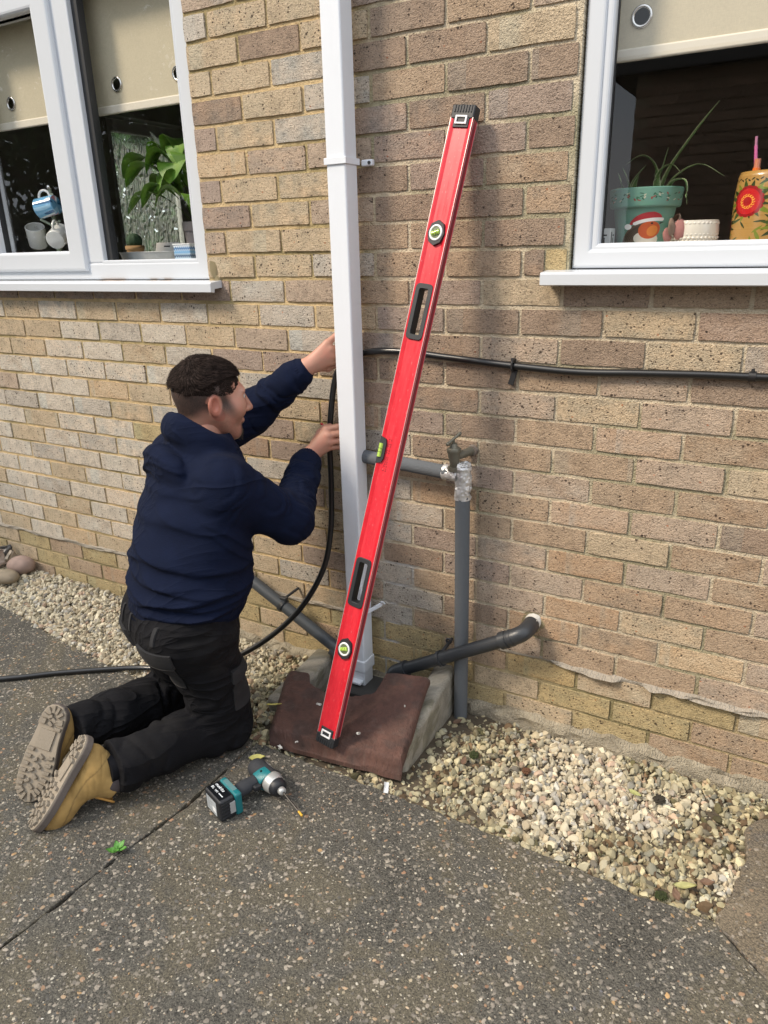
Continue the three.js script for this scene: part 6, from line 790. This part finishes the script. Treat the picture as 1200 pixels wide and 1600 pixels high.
cob('smooth pinkish brown cobble on the gravel against the wall', -2.520, 0.075, 0.062, 0.066, 0.045, 0.05, [0.30, 0.215, 0.18], 2, 0.5); cob('smooth olive brown cobble in front of the pinkish one', -2.500, 0.058, 0.155, 0.062, 0.034, 0.046, [0.25, 0.205, 0.145], 7, 0.3);
{ const col = [[0.33, 0.17, 0.12], [0.09, 0.085, 0.08], [0.42, 0.36, 0.28], [0.28, 0.20, 0.15], [0.05, 0.045, 0.04], [0.38, 0.30, 0.24]], lab = ['reddish brown broken pot shard leaning on the wall behind cobbles', 'black glossy shard lying beside the olive cobble', 'pale buff rubble piece propped against the wall base', 'dull brown shard standing behind the pinkish cobble', 'small sooty black rubble chunk beneath the shards', 'sandy pink rubble flake resting on the shards'];
  col.forEach((c, k) => { const g = crumple(new THREE.BoxGeometry(0.05, 0.07, 0.018, 5, 6, 3), 40, 0.02, k * 7); const o = solo('rubble_shard', lab[k], 'rubble', g, mat(c, k === 1 ? 0.3 : 0.85)); o.position.set(-2.70 + 0.045 * (k % 3) - 0.02 * Math.floor(k / 3), 0.085 + 0.02 * (k % 2), 0.04 + 0.06 * Math.floor(k / 3)); o.rotation.set(-0.4 + 0.3 * (k % 3), k * 0.9, 0.5 - 0.4 * (k % 2)); }); }
{ const moss = new THREE.MeshStandardMaterial({ color: lin(0.045, 0.06, 0.016), roughness: 1, bumpMap: grainBump, bumpScale: 0.004 }), dk = new THREE.MeshStandardMaterial({ color: lin(0.03, 0.026, 0.018), roughness: 1 }); const r = rng(66);
  [[0.41, 0.175, 0.016, 1], [-0.12, 0.24, 0.014, 0], [0.045, 0.235, 0.012, 2], [0.47, 0.505, 0.013, 0]].forEach(([x, z, s, m]) => { const g = warp(new THREE.IcosahedronGeometry(1, 4), (o) => { const n = 0.6 + 0.8 * noise(o[0] * 5 + x * 9, o[1] * 5, o[2] * 5 + z * 9); o[0] *= n; o[1] *= n * 0.5; o[2] *= n; }); g.scale(s, s, s); const o = solo('moss_tuft', { '-0.12': 'low olive green moss tuft in the gravel near the lagged pipe', '0.47': 'low olive green moss tuft at the concrete edge of the gravel', '0.41': 'small blackish clump of old moss on the gravel', '0.045': 'rusty brown clump of dry moss among gravel' }[x], 'moss', g, m === 0 ? moss : m === 1 ? dk : mat([0.11, 0.05, 0.025], 1)); o.position.set(x, -0.006, z); }); }
{ const scrapM = mat([0.62, 0.60, 0.55], 0.8); [[-0.595, 0.105, 0.372, 0.016], [-0.420, 0.088, 0.420, 0.012], [-0.655, 0.012, 0.505, 0.018], [-0.60, 0.04, 0.49, 0.008], [-0.33, 0.133, 0.29, 0.007]].forEach(([x, y, z, s], k) => { const o = solo('paint_flake', 'tiny pale flake lying on the brown mat', 'flake', crumple(new THREE.BoxGeometry(s, 0.003, s * 0.5, 4, 1, 3), 150, 0.008, k * 5), scrapM, 'pale flakes on the mat'); o.position.set(x, y, z); o.rotation.y = k * 1.3; }); }
// ---------- the surroundings behind the camera, seen only mirrored in the panes ----------
function tree(label, x, z, h, crownR, seed, low) {
  const t = thing('garden_tree', label, 'tree', 'trees across the drive'), r = rng(seed), bark = mat([0.07, 0.055, 0.04], 0.95), limbs = [], ends = [];
  limbs.push(tube([[0, -0.1, 0], [0.05, h * 0.3, 0.04], [-0.04, h * 0.6, 0.02], [0, h * 0.92, 0]], 0.13, 20, 8));
  for (let k = 0; k < 16; k++) { const y = h * (low + (0.9 - low) * k / 16), a = k * 2.4, l = crownR * (0.55 + 0.5 * r()) * (1 - 0.4 * k / 16), e = [Math.cos(a) * l, y + l * 0.45, Math.sin(a) * l]; limbs.push(tube([[0, y, 0], [e[0] * 0.5, y + l * 0.15, e[2] * 0.5], e], 0.035, 8, 6)); ends.push(e, [e[0] * 0.6, y + l * 0.25, e[2] * 0.6]); }
  part('trunk', mergeGeometries(limbs.map(plain)), bark, t);
  const lg = leafFlat(0.11, 0.030, 0.02, [1, 1, 1], 3), n = 6800, im = new THREE.InstancedMesh(lg, new THREE.MeshPhysicalMaterial({ roughness: 0.6, side: THREE.DoubleSide, transmission: 0.25, thickness: 0 }), n), M = new THREE.Matrix4(), Q = new THREE.Quaternion(), E = new THREE.Euler();
  for (let i = 0; i < n; i++) { const e = ends[Math.floor(r() * ends.length)], q = [0, 0, 0].map(() => (r() + r() + r() - 1.5) * crownR * 0.42); const s = 0.9 + 1.1 * r(); M.compose(V(e[0] + q[0], e[1] + q[1] * 0.8, e[2] + q[2]), Q.setFromEuler(E.set(r() * 6, r() * 6, r() * 6)), V(s, s, s)); im.setMatrixAt(i, M); const m = 0.6 + 0.7 * r(); im.setColorAt(i, lin(0.055 * m, 0.095 * m, 0.022 * m)); }
  im.name = 'crown'; im.userData.kind = 'stuff'; shade(im); t.add(im); t.position.set(x, -0.05, z);
}
tree('leafy garden tree mirrored in the left window panes', -7.6, 4.6, 6.5, 2.0, 1, 0.25); tree('leafy garden tree mirrored in the left window panes', -10.5, 7.5, 8, 2.5, 2, 0.25); tree('leafy garden tree mirrored in the left window panes', -6.0, 7.8, 7, 2.1, 3, 0.28); tree('leafy garden tree mirrored in the left window panes', -12.5, 4.0, 7, 2.4, 4, 0.15);
for (const [label, cx, cz, lx, lz, hh, sd] of [['garden hedge added across the drive to block low sky mirrored in the left window', -12, 8.5, 0.6, 11, 2.1, 41]]) {  // hedge added to keep low sky out of the pane reflections
  const h = thing('hedge', label, 'hedge'), r = rng(sd), lg = leafFlat(0.10, 0.03, 0.015, [1, 1, 1], 4), n = 16000, im = new THREE.InstancedMesh(lg, new THREE.MeshPhysicalMaterial({ roughness: 0.6, side: THREE.DoubleSide }), n), M = new THREE.Matrix4(), Q = new THREE.Quaternion(), E = new THREE.Euler();
  for (let i = 0; i < n; i++) { const top = r() < 0.25, p = top ? V(mix(-lx, lx, r()), hh + 0.15 * r(), mix(-lz / 2, lz / 2, r())) : V(mix(-lx, lx, r()), hh * r(), mix(-lz / 2, lz / 2, r())); p.applyAxisAngle(V(0, 1, 0), 0.55); M.compose(p, Q.setFromEuler(E.set(r() * 6, r() * 6, r() * 6)), V(1.9, 1.9, 1.9)); im.setMatrixAt(i, M); const m = 0.6 + 0.8 * r(); im.setColorAt(i, lin(0.055 * m, 0.095 * m, 0.022 * m)); } im.name = 'foliage'; im.userData.kind = 'stuff'; shade(im); h.add(im); h.position.set(cx, -0.05, cz);
}
{ const h = thing('hedge', 'clipped green hedge outside the frosted back door', 'hedge'); const r = rng(31), lg = leafFlat(0.07, 0.022, 0.012, [1, 1, 1], 4), n = 22000, im = new THREE.InstancedMesh(lg, new THREE.MeshPhysicalMaterial({ roughness: 0.6, side: THREE.DoubleSide }), n), M = new THREE.Matrix4(), Q = new THREE.Quaternion(), E = new THREE.Euler();
  for (let i = 0; i < n; i++) { const f = r(); M.compose(f < 0.6 ? V(mix(-6.1, -5.4, r()), 3.6 * r(), mix(-6.5, -0.6, r())) : V(mix(-6.1, -5.4, r()), 3.6 + 0.08 * r(), mix(-6.5, -0.6, r())), Q.setFromEuler(E.set(r() * 6, r() * 6, r() * 6)), V(2, 2, 2)); im.setMatrixAt(i, M); const m = 0.6 + 0.8 * r(); im.setColorAt(i, lin(0.07 * m, 0.14 * m, 0.03 * m)); } im.name = 'foliage'; im.userData.kind = 'stuff'; shade(im); h.add(im); }
{ const t = thing('outbuilding', 'brick outbuilding across the yard, mirrored darkly in the right window', 'building'); part('wall', box(-0.9, 5.5, -0.05, 2.7, 4.75, 4.95), mat([0.40, 0.34, 0.25], 0.95), t); const l = []; const r = rng(71); for (let j = 0; j < 36; j++) for (let i = 0; i < 29; i++) { const x = -0.9 + i * 0.225 + (j & 1) * 0.1125; if (x + 0.21 > 5.5) continue; const m = 0.8 + 0.4 * r(); l.push(paint(plain(box(x, x + 0.213, j * 0.075, j * 0.075 + 0.064, 4.735, 4.76)), (a, b, c, o) => { o[0] = 0.36 * m; o[1] = 0.25 * m; o[2] = 0.18 * m; })); } const o = part('brickwork', mergeGeometries(l), new THREE.MeshStandardMaterial({ vertexColors: true, roughness: 0.95 }), t); o.userData.kind = 'stuff'; part('roof', box(-1.1, 5.7, 2.7, 2.82, 4.6, 7.5), mat([0.10, 0.10, 0.10], 0.9), t); }
renderer.render(scene, camera);
